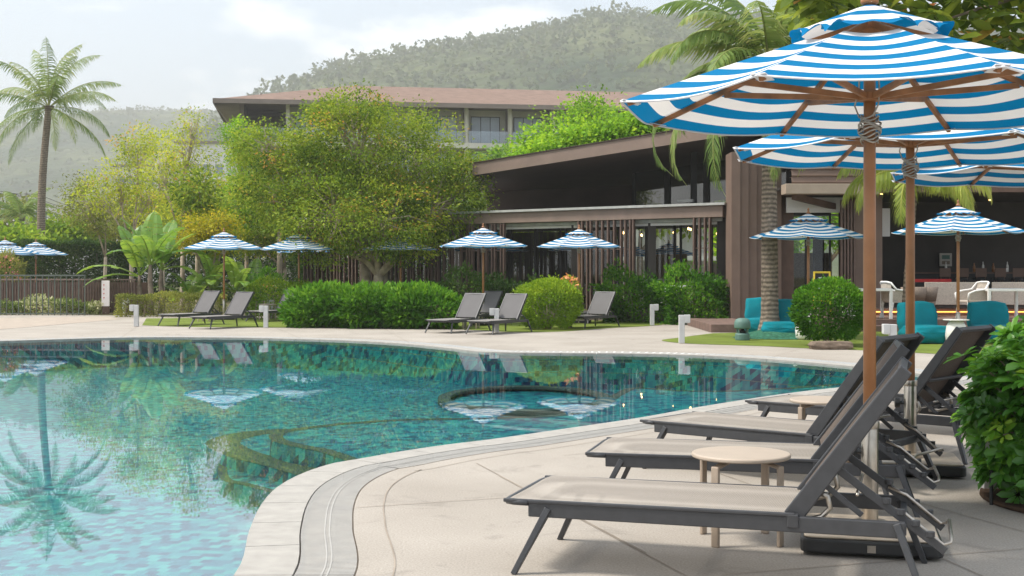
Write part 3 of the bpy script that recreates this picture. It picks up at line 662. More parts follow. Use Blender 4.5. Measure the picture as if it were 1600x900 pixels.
# ================================================================== OBJECTS
# ------------------------------------------------------------------ parasols
ZE, ZT, RC, RV = 2.25, 2.70, 1.3, .41
def canopy_mesh(R0, Rout, ztop, zedge, nr, ns, sag, wave=0, uvoff=0.0):
    mb = MB(); uvs = []
    for k in range(8):
        a0, a1 = R(22.5+45*k), R(67.5+45*k); b = len(mb.v)
        for i in range(nr+1):
            t = R0+(1-R0)*i/nr
            for j in range(ns+1):
                s = j/ns; x = (math.cos(a0)*(1-s)+math.cos(a1)*s)*Rout*t; y = (math.sin(a0)*(1-s)+math.sin(a1)*s)*Rout*t
                bow = math.sin(math.pi*s); z = ztop+(zedge-ztop)*t - sag*bow*math.sin(math.pi*min(1,t)*.6)
                inw = 1-.018*bow*t
                if wave and i >= nr-2:
                    q = (i-(nr-3))/3; z += wave*q*q*math.cos(4*math.pi*s)*(.8+.4*math.sin(k*2.1))-wave*.3*q; inw *= 1+.06*q*math.sin(4*math.pi*s+k)
                mb.v.append((x*inw, y*inw, z)); uvs.append((s, uvoff+(1-t)*Rout*.924*1.07))
        for i in range(nr):
            for j in range(ns):
                q = b+i*(ns+1)+j; mb.f.append((q, q+ns+1, q+ns+2, q+1))
    return mb, uvs
def add_uv(o, uvs):
    me = o.data; u = me.uv_layers.new(name='UVMap')
    for lp_ in me.loops: u.data[lp_.index].uv = uvs[lp_.vertex_index]
def make_parasol():
    e = empty('parasol', (0,0,0), cat='parasol')
    MB().tube([(0,0,.5),(0,0,1.5),(0,0,ZT+.02)], [.0325,.0315,.029], 16).build('pole', M['pole_wood'], e, smooth=True)
    sl = MB().tube([(0,0,.1),(0,0,.63)], .043, 18).tube([(0,0,.60),(0,0,.64)], .049, 18)
    sl = sl.build('sleeve', M['steel'], e, smooth=True, bevel=.003)
    for z in (.23,.48):
        MB().tube([(-.035,0,z),(-.07,0,z),(-.072,0,z),(-.105,0,z)], [.012,.012,.034,.036], 14).build('knob', M['black_rubber'], sl, bevel=.003)
    b = MB(); 
    pts = []
    for cx, cy, a in ((.29,.27,0),(-.29,.27,90),(-.29,-.27,180),(.29,-.27,270)):
        for q in range(5): pts.append((cx+.05*math.cos(R(a+q*22.5)), cy+.05*math.sin(R(a+q*22.5))))
    b.prism(pts, .015, .085); b = b.build('base', M['black_rubber'], e, bevel=.012)
    MB().prism([(x*.95,y*.95) for x,y in pts], .0855, .1).tube([(0,0,.1),(0,0,.13)], .09, 18).build('base_plate', M['base_top'], b, bevel=.006)
    MB().box(-.02,.02,-.3235,-.320,.03,.065).box(-.012,.012,-.326,-.3236,.038,.057).build('socket', M['steel'], b)
    c, uvs = canopy_mesh(.26, RC, ZT, ZE, 12, 10, .035)
    c = c.build('canopy', M['striped_cloth'], e, smooth=True); add_uv(c, uvs)
    hem = MB()
    for k in range(8):
        a0, a1 = R(22.5+45*k), R(67.5+45*k); pts = []
        for j in range(11):
            s = j/10; bw = math.sin(math.pi*s)
            pts.append(((math.cos(a0)*(1-s)+math.cos(a1)*s)*RC*(1-.018*bw)*1.001, (math.sin(a0)*(1-s)+math.sin(a1)*s)*RC*(1-.018*bw)*1.001, ZE-.035*bw*math.sin(math.pi*.6)-.004))
        hem.tube(pts, .0055, 5)
        cr_ = Vector((math.cos(a0)*RC, math.sin(a0)*RC, ZE)); hem.bar(cr_*1+Vector((0,0,.004)), Vector((cr_.x*.93, cr_.y*.93, ZE-.016)), .07, .004)
    hem.build('hem', M['white_trim'], c)
    v, uvs = canopy_mesh(.07, RV, ZT+.075, ZT-.085, 10, 20, .0, .024, .05)
    v = v.build('vent_cap', M['striped_cloth'], e, smooth=True); add_uv(v, uvs)
    MB().lathe([(.03,0),(.045,.01),(.045,.03),(.028,.045),(.02,.07),(.027,.1),(.012,.13),(.001,.135)], 14, (0,0,ZT+.065)).build('finial', M['wood'], e, smooth=True)
    MB().lathe([(.033,0),(.062,.005),(.065,.045),(.055,.055),(.033,.058)], 16, (0,0,2.27)).build('hub', M['wood'], e, bevel=.003)
    MB().lathe([(.03,0),(.06,.005),(.06,.04),(.03,.045)], 16, (0,0,ZT-.10)).build('top_hub', M['wood'], e, bevel=.003)
    for k in range(8):
        a = R(22.5+45*k); d = Vector((math.cos(a), math.sin(a), 0))
        def rp_(r, dz=0): return d*r+Vector((0,0,ZT+(ZE-ZT)*r/RC-.024+dz))
        MB().bar(rp_(.05), rp_(1.27), .024, .036, w2=.022, h2=.026).build('rib', M['wood'], e, bevel=.003)
        MB().bar(d*.055+Vector((0,0,2.295)), rp_(.82,-.02), .022, .03).build('strut', M['wood'], e, bevel=.003)
    rd = random.Random(4); rp2 = []
    for i in range(150):
        a = i*.42; rp2.append(((.041+.006*rd.random()+(.012 if 50 < i < 110 else 0))*math.cos(a), (.041+.006*rd.random()+(.01 if 50 < i < 110 else 0))*math.sin(a), 2.06+.14*i/150+.012*math.sin(i*.9)))
    ro = MB().tube(rp2, .0048, 5)
    for j in range(3):
        a0 = j*2+1; ro.tube([(.05*math.cos(a0),.05*math.sin(a0),2.19),(.075*math.cos(a0+.3),.075*math.sin(a0+.3),2.25),(.06*math.cos(a0+.6),.06*math.sin(a0+.6),2.33),(.045*math.cos(a0+.6),.045*math.sin(a0+.6),2.6)], .0045, 5)
    ro.build('rope', M['rope'], e, smooth=True)
    return e
GP = 'blue and white striped parasols round the pool'
par0 = make_parasol(); par0['group'] = GP
parasols = [ # x, y, rz, scale, label
 (1.83, 6.55, -14, 1, 'largest striped parasol, nearest of all, standing on the square base behind the front lounger'),
 (2.80, 9.0, -12, 1, 'second striped parasol, its pole just right of the nearest one, canopy tucked beneath it'),
 (4.55, 11.1, -17, 1, 'third striped parasol, cut off by the right edge with only its left tip showing'),
 (X(755,34), 34, 8, .93, 'striped parasol over the loungers left of the round bush, in front of another'),
 (X(762,41), 41, 2, .93, 'striped parasol half hidden directly behind the one left of the round bush'),
 (X(905,35), 35, -6, .93, 'striped parasol whose pole rises behind the right side of the round bush'),
 (X(917,40), 40, 12, .93, 'striped parasol half hidden behind the one at the round bush, lower edge showing'),
 (X(350,37.5), 37.5, 10, .93, 'striped parasol between the two far loungers on the lawn beside the banana plants'),
 (X(467,39), 39, -5, .93, 'striped parasol whose right half is brushed by the big round tree'),
 (X(487,44), 44, 20, .93, 'striped parasol mostly hidden behind the one brushed by the big tree'),
 (X(626,39.3), 39.3, 0, .93, 'striped parasol peeping out below the right side of the big tree'),
 (X(608,46), 46, 15, .93, 'striped parasol almost wholly hidden by the trunk of the big tree'),
 (X(8,47), 47, 5, .93, 'striped parasol at the left edge of the picture behind the slatted fence'),
 (X(56,50), 50, -10, .93, 'striped parasol in front of the tall clipped hedge and coconut trunk'),
 (X(1263,27), 27, 4, .95, 'striped parasol behind the round bush beside the near palm trunk'),
 (X(1497,25), 25, -2, .97, 'striped parasol over the teal beanbags in front of the dark bar'),
 (X(1045,52), 52, 8, .93, 'striped parasol standing beyond the restaurant, seen through its glass'),
 (X(985,54), 54, 0, .93, 'striped parasol seen beyond the restaurant left of its neighbour, through the slats'),
]
for i, (x, y, rz, s, lb) in enumerate(parasols):
    if i == 0: par0.location = (x, y, .0); par0.rotation_euler = (0,0,R(rz)); par0['label'] = lb
    else: copy_tree(par0, None, (x, y, .0), R(rz), s, lb)
# garden parasol base has to stand on the ground: its underside is 15 mm up on feet
# ------------------------------------------------------------------ loungers
def make_lounger(sm, bm_, name='sun_lounger'):
    e = empty(name, (0,0,0), cat='sun lounger')
    f = MB()
    for s in (-1,1):
        f.bar((.12,s*.335,.295),(1.80,s*.335,.295),.034,.07)
        f.bar((.0,s*.35,.332),(1.34,s*.35,.337),.018,.018)
        f.bar((1.33,s*.31,.31),(1.33,s*.36,.31),.05,.06)
    f.bar((.13,-.32,.29),(.13,.32,.29),.03,.04); f.bar((1.79,-.32,.29),(1.79,.32,.29),.03,.045); f.bar((.75,-.32,.275),(.75,.32,.275),.025,.03)
    f.build('frame', M['charcoal_metal'], e, bevel=.005)
    # foot-end rim with rounded corners
    rim = MB(); pts = [(.12,-.352,.326),(.05,-.345,.325),(.012,-.315,.322),(.0,-.26,.32),(0,0,.32),(.0,.26,.32),(.012,.315,.322),(.05,.345,.325),(.12,.352,.326)]
    rim.tube(pts, .0155, 8); rim.build('foot_rim', M['charcoal_metal'], e, smooth=True)
    for sx, sy in ((0,-1),(0,1),(1,-1),(1,1)):
        a, b = ((.215,sy*.335,.30),(.065,sy*.405,.0)) if sx == 0 else ((1.765,sy*.335,.32),(1.885,sy*.405,0))
        MB().bar(a, b, .032, .055, (1,0,0) if 0 else (0,sy,0), w2=.026, h2=.03).build('leg', M['charcoal_metal'], e, bevel=.004)
    st = MB(); nx, ny = 30, 12; v = []
    for i in range(nx+1):
        x = -.006+1.335*i/nx; t = x/.055
        for j in range(ny+1):
            y = -.35+.70*j/ny; lim = .35 if x > .06 else .35-.06*(1-max(0,x)/.06)**2
            yy = max(-lim, min(lim, y)); z = .342-.012*math.sin(math.pi*j/ny)*min(1, x*3+.2)-(0 if x > .05 else .012*(1-x/.05)**2)
            v.append((x, yy, z))
    st.v = v; st.f = [(i*(ny+1)+j, (i+1)*(ny+1)+j, (i+1)*(ny+1)+j+1, i*(ny+1)+j+1) for i in range(nx) for j in range(ny)]
    st.build('seat', M[sm], e, smooth=True)
    al = R(54); D_ = Vector((math.cos(al),0,math.sin(al))); Nn = Vector((-math.sin(al),0,math.cos(al))); H0 = Vector((1.335,0,.335)); Ln = .80
    def bp_(t, y, n=0): q = H0+D_*t+Nn*n; return (q.x, y, q.z)
    b = MB()
    for s in (-1,1): b.bar(bp_(-.02,s*.315), bp_(Ln,s*.315), .028, .085, tuple(Nn), h2=.06)
    b.bar(bp_(Ln-.02,-.30,.008), bp_(Ln-.02,.30,.008), .03,.035, tuple(Nn)); b.bar(bp_(.05,-.3,-.02), bp_(.05,.3,-.02), .03,.02, tuple(Nn)); b.bar(bp_(.33,-.3,-.03), bp_(.33,.3,-.03), .025,.02, tuple(Nn))
    b = b.build('backrest', M['charcoal_metal'], e, bevel=.006)
    s2 = MB(); v = []
    for i in range(13):
        for j in range(9): q = bp_(.03+(Ln-.05)*i/12, -.305+.61*j/8, .026-.014*math.sin(math.pi*j/8)); v.append(q)
    s2.v = v; s2.f = [(i*9+j, i*9+j+1, (i+1)*9+j+1, (i+1)*9+j) for i in range(12) for j in range(8)]
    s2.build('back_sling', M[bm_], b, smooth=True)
    for s in (-1,1):
        k = MB(); k.bar((1.50,s*.265,.545),(1.965,s*.265,.20),.012,.035); k.bar((1.455,s*.285,.47),(1.62,s*.285,.34),.01,.025)
        for t in (.45,.58,.71,.84): q = Vector((1.50,s*.265,.545)).lerp(Vector((1.965,s*.265,.20)), t); k.lathe([(.02,-.012),(.02,.012)], 10, (q.x+.012, q.y, q.z+.016))
        k.lathe([(.018,-.008),(.018,.008)], 10, (1.50,s*.265,.545)); k.build('recliner_arm', M['charcoal_metal'], e, bevel=.002)
    u = MB(); u.tube([(1.72,-.25,.385),(1.80,-.25,.35),(1.955,-.25,.225),(1.985,-.24,.235),(1.99,-.2,.25),(1.99,.2,.25),(1.985,.24,.235),(1.955,.25,.225),(1.80,.25,.35),(1.72,.25,.385)], .0085, 8)
    u.tube([(1.60,-.3,.43),(1.60,.3,.43)], .008, 8)
    u.build('support_bar', M['steel'], e, smooth=True)
    for s in (-1,1):
        u = MB().tube([(1.42,s*.29,.44),(1.475,s*.29,.415),(1.485,s*.29,.365),(1.45,s*.29,.325),(1.38,s*.29,.305),(1.30,s*.29,.30)], .013, 8)
        u.build('hinge_bracket', M['steel'], e, smooth=True)
    return e
def put_lounger(cx, cy, deg, proto, lb, first, gp, z=.0):
    """cx, cy: where the near corner of the foot end is; deg: heading of the head end"""
    a = R(deg); x = cx - math.sin(a)*.352; y = cy + math.cos(a)*.352
    if first: proto.location = (x,y,z); proto.rotation_euler = (0,0,a); proto['label'] = lb; proto['group'] = gp; return proto
    return copy_tree(proto, None, (x,y,z), a, None, lb, gp)
GL = 'charcoal sun loungers on the near terrace'
lo = make_lounger('mesh_sling', 'shaded_sling')
put_lounger(-.04, 6.0, -17.5, lo, 'nearest sun lounger, beige sling seat filling the bottom right of the picture', True, GL)
put_lounger(.43, 7.53, -14.5, lo, 'second sun lounger, directly behind the round beige side table', False, GL)
put_lounger(.92, 9.2, -40, lo, 'third sun lounger with shaded mesh back turned towards the camera behind the second', False, GL)
put_lounger(1.93, 10.6, -42, lo, 'fourth sun lounger, its foot end by the half hidden beige table at the water', False, GL)
put_lounger(2.95, 11.5, -42, lo, 'fifth sun lounger, farthest of the terrace row, head end behind the leafy bush', False, GL)
lf = make_lounger('far_seat', 'far_shaded_sling')
GF = 'grey sun loungers on the far lawn'
def G2(u, v): g = G(u, v, .35); return g.x, g.y
for i, (u, v, dg, lb) in enumerate([
 (262,489,57,'leftmost grey lounger on the far lawn, beside the low hedge'),
 (312,492.5,57,'grey lounger right of the far lawn parasol pole, facing the pool'),
 (380,484,57,'grey lounger partly hidden by the left end of the wide shrub'),
 (664,497.5,58,'grey lounger between the wide shrub and the parasol pole'),
 (728,499,57,'grey lounger just left of the round bush with a white bollard before it'),
 (700,489.5,57,'grey lounger hidden behind its neighbour by the parasol left of the round bush'),
 (876,492,54,'grey lounger emerging right of the round bush'),
 (884,486,54,'grey lounger hidden right behind the one at the right of the round bush')]):
    x, y = G2(u, v); o_ = put_lounger(x+(.2 if i < 2 else .55), y, dg, lf, lb, i == 0, GF, .006); o_.scale = (.9,.9,.9)
# ------------------------------------------------------------------ side tables
def make_table(top='beige_top'):
    e = empty('side_table', (0,0,0), cat='side table')
    MB().lathe([(.25,.435),(.256,.44),(.256,.452),(.25,.458)], 48).build('table_top', M[top], e, bevel=.0025)
    for a in (20, 110, 200, 290):
        d = Vector((math.cos(R(a)), math.sin(R(a)), 0)); t = d.cross(Vector((0,0,1)))
        lg = MB(); lg.bar(d*.235+Vector((0,0,0)), d*.235+Vector((0,0,.41)), .045, .02, tuple(d)); lg.bar(d*.244+Vector((0,0,.40)), d*.10+Vector((0,0,.427)), .045, .014)
        lg.build('leg', M['beige_paint'], e, bevel=.006)
    return e
tb = make_table(); tb['group'] = 'round beige side tables'
for i, (x, y, rz, z, lb) in enumerate([
 (1.195, 6.68, 27, 0, 'round beige side table in front between the first two loungers'),
 (2.32, 9.5, 10, 0, 'round beige side table half hidden behind the third lounger near the water'),
 (X(318,36), 36.3, 15, .006, 'small round table between the two far lawn loungers at the left'),
 (X(736,31.6), 31.6, 15, .006, 'beige table standing before the far loungers beside the white bollard'),
 (X(602,38), 38, 0, .006, 'small round table by the lounger hidden by the wide shrub')]):
    if i == 4: x, y = X(418,37.5), 37.5
    if i == 0: tb.location = (x,y,z); tb.rotation_euler = (0,0,R(rz)); tb['label'] = lb
    else: copy_tree(tb, None, (x,y,z), R(rz), None, lb)
# ------------------------------------------------------------------ bollards
def make_bollard():
    e = empty('bollard_light', (0,0,0), cat='bollard')
    MB().box(-.055,.055,-.05,.05,0,.55).build('post', M['grey_bollard'], e, bevel=.006)
    h = MB().box(-.165,-.0555,-.055,.055,.40,.555).build('lamp_head', M['grey_bollard'], e, bevel=.006)
    MB().box(-.15,-.065,-.045,.045,.392,.399).build('diffuser', M['white_paint'], h)
    return e
bo = make_bollard(); bo['group'] = 'grey bollard lights along the deck'
for i, (u, v, fl, lb) in enumerate([
 (1065,536,180,'pale bollard light on the tip of the lawn nearest the palm'),
 (1019,508.5,180,'pale bollard light on the path edge in front of the leafy restaurant hedge'),
 (776,519,0,'pale bollard light between the far loungers and the round bush'),
 (415.5,512,0,'pale bollard light left of the wide dense shrub'),
 (213,510,0,'pale bollard light at the left corner of the far lawn'),
 (194,493,180,'grey bollard light at the end of the low hedge beside the slatted fence'),
 (1395,560,0,'grey bollard light between the two parasol poles by a teal beanbag'),
 (623,498,0,'small grey bollard light hidden behind the wide shrub')]):
    if i == 7: u, v = 426, 497
    p = G(u, v, .006) if i in (0,1,2,3,4,6,7) else G(u, v)
    if i == 0: bo.location = p; bo.rotation_euler = (0,0,R(fl)); bo['label'] = lb
    else: copy_tree(bo, None, p, R(fl), None, lb)
# two small lamps in the near bush
for u, v, y, h, lb in ((1546,690,8.15,.55,'pale bollard light poking out of the left side of the near bush'),(1549,700,7.7,.30,'short pale spotlight stake low inside the near bush')):
    x = X(u, y)
    if h > .5: copy_tree(bo, None, (x,y,0), R(180), None, lb)
    else:
        e = empty('spotlight', (x,y,0), lb, 'garden light'); MB().tube([(0,0,0),(0,0,h)], .012, 8).build('stake', M['black_rubber'], e); MB().tube([(0,0,h),(0,-.02,h+.14)], [.035,.04], 12).build('lamp_head', M['grey_bollard'], e, bevel=.004)
# ------------------------------------------------------------------ beanbags
def blob_mesh(size, c, pinch=.22, n=10, puff=.2, rnd=1, tilt=0):
    """a stuffed cushion: a box whose faces bulge and whose corners are drawn in"""
    bm = bmesh.new(); bmesh.ops.create_cube(bm, size=2); bmesh.ops.subdivide_edges(bm, edges=bm.edges[:], cuts=n, use_grid_fill=True)
    rd = random.Random(rnd); ph = [rd.uniform(0,6) for _ in range(6)]
    V = []
    for v in bm.verts:
        x, y, z = v.co; 
        f = lambda a, b: 1-.10*(a*a+b*b)
        q = Vector((x*f(y,z), y*f(x,z), z*f(x,y)))
        rr = q.length; q *= 1+.025*math.sin(q.x*5+ph[0])*math.cos(q.z*6+ph[1])+.018*math.sin(q.y*11+ph[2]+q.z*4)
        q = Vector((q.x*size[0]/2, q.y*size[1]/2, q.z*size[2]/2)); q.rotate(Matrix.Rotation(tilt, 3, 'X')); V.append(q+Vector(c))
    bm.verts.index_update(); fs = [tuple(x.index for x in f.verts) for f in bm.faces]; bm.free(); return V, fs
def make_beanbag():
    e = empty('beanbag_seat', (0,0,0), cat='beanbag')
    v, f = blob_mesh((.86,.92,.36), (0,-.02,.172), n=12, rnd=2); MB().add(v, f).build('seat', M['teal_cloth'], e, smooth=True)
    v, f = blob_mesh((.80,.30,.70), (0,.36,.46), n=12, rnd=5, tilt=R(-12)); MB().add(v, f).build('backrest', M['teal_cloth'], e, smooth=True)
    MB().tube([(-.38,-.40,.235),(-.2,-.485,.225),(.2,-.485,.225),(.38,-.40,.235)], .006, 5).build('piping', M['teal_cloth'], e)
    return e
bb = make_beanbag(); bb['group'] = 'teal beanbags on the lawn'
for i, (u, y, rz, lb) in enumerate([(1446,25.2,8,'teal beanbag left of the white table, between parasol poles'),(1551,25.4,-6,'teal beanbag right of the white side table under the parasol'),
   (1222,27.2,-14,'teal beanbag beside the near palm trunk and the round bush'),(1192,29.2,-10,'teal beanbag next to the green speaker, lying low behind the palm trunk')]):
    if i == 0: bb.location = (X(u,y), y, .006); bb.rotation_euler = (0,0,R(rz)); bb['label'] = lb
    else: copy_tree(bb, None, (X(u,y), y, .006), R(rz), None, lb)
def make_drum():
    e = empty('drum_table', (0,0,0), cat='side table')
    MB().lathe([(.15,0),(.19,.04),(.205,.18),(.18,.36),(.13,.445),(.11,.46)], 28).build('base', M['white_ceramic'], e, smooth=True)
    MB().lathe([(.24,.462),(.245,.47),(.24,.482)], 36).build('table_top', M['white_ceramic'], e)
    return e
dr = make_drum(); dr['group'] = 'white drum side tables'; dr.location = (X(1494,24.7),24.7,.006); dr['label'] = 'white drum shaped side table between the two teal beanbags'
copy_tree(dr, None, (X(1258,26.4),26.4,.006), 0, None, 'white drum shaped side table peeking out left of the round bush near the palm')
# garden speaker
e = empty('garden_speaker', tuple(G(1160,531.5,.006)), 'green mushroom shaped garden speaker on the lawn by the pillar base', 'speaker')
MB().lathe([(.145,0),(.15,.02),(.15,.12),(.135,.14),(.09,.15)], 20).build('base', M['green_plastic'], e, bevel=.004)
for a in (45,135,225,315): MB().bar((.12*math.cos(R(a)),.12*math.sin(R(a)),.13),(.14*math.cos(R(a)),.14*math.sin(R(a)),.27),.03,.02).build('support', M['green_plastic'], e)
MB().lathe([(.04,.14),(.07,.17),(.02,.25)], 16).build('cone', M['black_paint'], e, smooth=True)
MB().lathe([(.16,.24),(.168,.26),(.165,.36),(.14,.42),(.08,.45),(.001,.455)], 24).build('cap', M['green_plastic'], e, smooth=True)

# ------------------------------------------------------------------ palms
def fr(n, el0, el1, ln, dr, hg, seed, a0=0):
    rd = random.Random(seed); return [(a0+i*137.5+rd.uniform(-12,12), el0+(el1-el0)*(i/(n-1))+rd.uniform(-5,5), ln*rd.uniform(.88,1.1), dr*rd.uniform(.85,1.15), hg*rd.uniform(.8,1.2)) for i in range(n)]
pl = Vector((X(68,70), 70, 0))
palm('coconut_palm', 'tall lone coconut palm against the sky behind the fence at the left', pl, (X(76,70)-pl.x, 0, 10.3), .24, fr(23, 88, -24, 4.6, 66, .8, 3), seed=3, nl=46, lw=.045, ll=.85, curve=(-.25,0))
pn = G(1203, 527, .006)
palm('coconut_palm', 'near coconut palm with ringed grey trunk standing on the lawn by the beanbags', pn, (X(1206,27)-pn.x, 0, 5.75), .185,
     fr(15, 80, 5, 3.1, 85, .5, 8, 20)+[(178,5,4.3,130,.9),(192,-8,4.0,110,.9),(225,-15,4.1,110,.9),(262,-15,3.9,100,.9),(278,-5,4.0,120,.9),(180,62,3.3,95,.5),(205,40,3.1,110,.55),(160,18,2.7,95,.75),(200,-12,2.1,70,.8),(172,5,2.9,110,.8),(230,-25,2.1,60,.8),(310,-20,2.2,70,.8),(265,5,2.5,110,.8)], seed=8, nl=50, lw=.05, ll=.72, group='tall palms')
py = Vector((X(1411,26.5), 26.5, .006))
palm('feather_palm', 'slender yellow green palm hidden behind the second parasol pole', py, (.25,0,3.35), .085, [(az, el, 2.0, 105, 1.0) for az, el in ((0,30),(20,15),(-25,20),(180,40),(200,12),(150,20),(270,25),(300,10),(240,0),(60,30),(110,30),(335,-5),(90,50))], 'leaf_palm_yellow', seed=4, nl=56, lw=.03, ll=.62)
# palm tops beyond the restaurant roof and at the left
for i, (u, y, zt, ln, lb) in enumerate([(765,62,7.2,3.0,'palm crown rising over the low roof beside the big round tree'),(30,85,7.5,3.2,'small hazy palm beyond the fence at the far left edge')]):
    palm('feather_palm', lb, (X(u,y),y,0), (.2,0,zt-2.6), .16, fr(16,75,-5,ln,80,.5,20+i), seed=20+i, nl=26, lw=.08, ll=.7)
# green net heaped at the palm foot
nb = MB(); K_ = 26; pc = pn
v = []
for i in range(K_+1):
    for j in range(K_+1):
        a, b = i/K_*2-1, j/K_*2-1; r = math.hypot(a, b); zz = max(0, .17*(1-r*r)**1 if r < 1 else 0)+.02*math.sin(a*13+b*5)*max(0,1-r)+.012*math.sin(b*21)*max(0,1-r)
        v.append((a*.92+.1, b*.75-.25, .008+max(0,zz)))
nb.v = v; nb.f = [(i*(K_+1)+j,(i+1)*(K_+1)+j,(i+1)*(K_+1)+j+1,i*(K_+1)+j+1) for i in range(K_) for j in range(K_) if math.hypot((i+.5)/K_*2-1,(j+.5)/K_*2-1) < 1]
tag(nb.build('garden_net', M['net'], loc=(pc.x, pc.y, .006), smooth=True), 'dark green garden net heaped round the foot of the near palm', 'net')

# ------------------------------------------------------------------ shrubs and bushes
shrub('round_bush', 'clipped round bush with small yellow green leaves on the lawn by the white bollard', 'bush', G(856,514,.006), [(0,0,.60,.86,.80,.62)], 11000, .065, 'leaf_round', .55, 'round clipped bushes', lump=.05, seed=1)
def flw(e):
    p, d = shrub_pts((.62,-.4,.98), (.16,.12,.14), 60); leafmesh('blossoms', M['flower_orange'], e, p, .07, .8)
shrub('flowering_shrub', 'thin shrub with pale orange flowers peeping out behind the round bush', 'shrub', (X(888,32.2),32.2,.006), [(0,0,.75,.35,.25,.5)], 700, .08, 'leaf_round', extra=lambda e: leafmesh('blossoms', M['flower_orange'], e, shrub_pts((.02,-.2,1.12), (.22,.12,.2), 70)[0], .085, .8), seed=2)
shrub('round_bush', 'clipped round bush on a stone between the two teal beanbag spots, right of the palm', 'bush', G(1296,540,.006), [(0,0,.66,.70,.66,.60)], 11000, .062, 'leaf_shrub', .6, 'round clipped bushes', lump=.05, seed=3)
rb = MB(); v, f = blob_mesh((.78,.5,.16), (0,0,.06), n=6, rnd=9); tag(MB().add(v,f).build('flat_stone', M['rock'], loc=(G(1290,543,.006).x, 23.25,.006)), 'flat brown stone under the round bush by the palm', 'stone')
gw = 'dense glossy shrubs of the wide clump'
for i, (u, y, rx, rz_, n, lb) in enumerate([(513,32.6,1.0,.57,8500,'left part of the wide glossy shrub clump, by the half hidden lounger'),(588,32.2,1.15,.56,8500,'middle part of the wide glossy shrub clump, below the big tree trunk'),(660,32.0,.95,.57,7500,'right part of the wide glossy shrub clump, beside the grey lounger')]):
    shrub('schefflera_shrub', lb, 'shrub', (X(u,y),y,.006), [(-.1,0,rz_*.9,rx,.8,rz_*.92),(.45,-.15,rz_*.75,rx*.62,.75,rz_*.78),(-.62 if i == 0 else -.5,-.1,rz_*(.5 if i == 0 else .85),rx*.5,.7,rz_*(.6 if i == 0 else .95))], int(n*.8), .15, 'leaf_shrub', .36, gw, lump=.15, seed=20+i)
hedge('low_hedge', 'low clipped dull green hedge behind the leftmost far loungers', (X(268,40),40,.0), 3.3, .8, .68, 9000, .06, 'leaf_dull', seed=1)
hedge('tall_hedge', 'tall clipped dark green hedge behind the fence and the coconut palm', (X(100,60),60,0), 5.6, 1.2, 2.75, 30000, .13, 'leaf_hedge', seed=2)
hedge('garden_hedge', 'long dark hedge closing off the garden behind the banana plants and bare trunks', (X(345,61),61,0), 9.2, 1.2, 2.5, 26000, .15, 'leaf_hedge', seed=5, wob=.25)
hedge('garden_hedge', 'dark hedge behind the slats below the big round tree', (X(610,58),58,0), 8.0, 1.2, 2.7, 22000, .15, 'leaf_hedge', seed=6, wob=.25)
hedge('low_hedge', 'bright green low hedge behind the half hidden lounger left of the big tree', (X(440,38.4),38.4,.0), 2.0, .7, 1.02, 5000, .075, 'leaf_round', seed=3, wob=.1)
hg = 'leafy hedges in front of the restaurant'
for i, (u, y, sx, sz, n, lm_, lb) in enumerate([(745,38.2,3.6,1.1,8000,'leaf_hedge','dark leafy hedge behind the far loungers left of the round bush'),(985,35.6,1.5,1.05,5200,'leaf_shrub','leafy hedge right of the last far lounger before the slats'),
    (1085,34.2,1.55,1.12,5600,'leaf_shrub','leafy hedge at the right end of the restaurant front, beside the brown pillar')]):
    hedge('leafy_hedge', lb, (X(u,y),y,.0), sx, .8, sz, n, .10, lm_, seed=10+i, wob=.24, group=hg)
for i, (u, v, r, lb) in enumerate([(1066,499.5,.26,'small lime green plant in front of the leafy hedge, the left one of a pair'),(1108,498,.28,'small lime green plant nearest the brown pillar, the right one of a pair')]):
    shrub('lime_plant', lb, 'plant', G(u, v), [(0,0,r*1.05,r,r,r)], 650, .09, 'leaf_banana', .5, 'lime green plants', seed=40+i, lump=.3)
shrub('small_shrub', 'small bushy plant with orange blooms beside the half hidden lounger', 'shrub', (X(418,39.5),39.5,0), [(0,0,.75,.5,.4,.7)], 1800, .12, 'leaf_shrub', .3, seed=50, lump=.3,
      extra=lambda e: leafmesh('blossoms', M['flower_orange'], e, shrub_pts((.05,-.3,.9), (.25,.12,.2), 30)[0], .09, .7))
shrub('oleander_shrub', 'pale oleander bush with pink flowers at the left edge behind the fence', 'shrub', (X(8,44.5),44.5,0), [(0,0,1.2,.65,.6,.85)], 3200, .12, 'leaf_dull', .22, seed=51, lump=.2,
      extra=lambda e: leafmesh('blossoms', M['flower_pink'], e, shrub_pts((0,-.15,1.25), (.66,.6,.8), 160)[0], .09, .8))
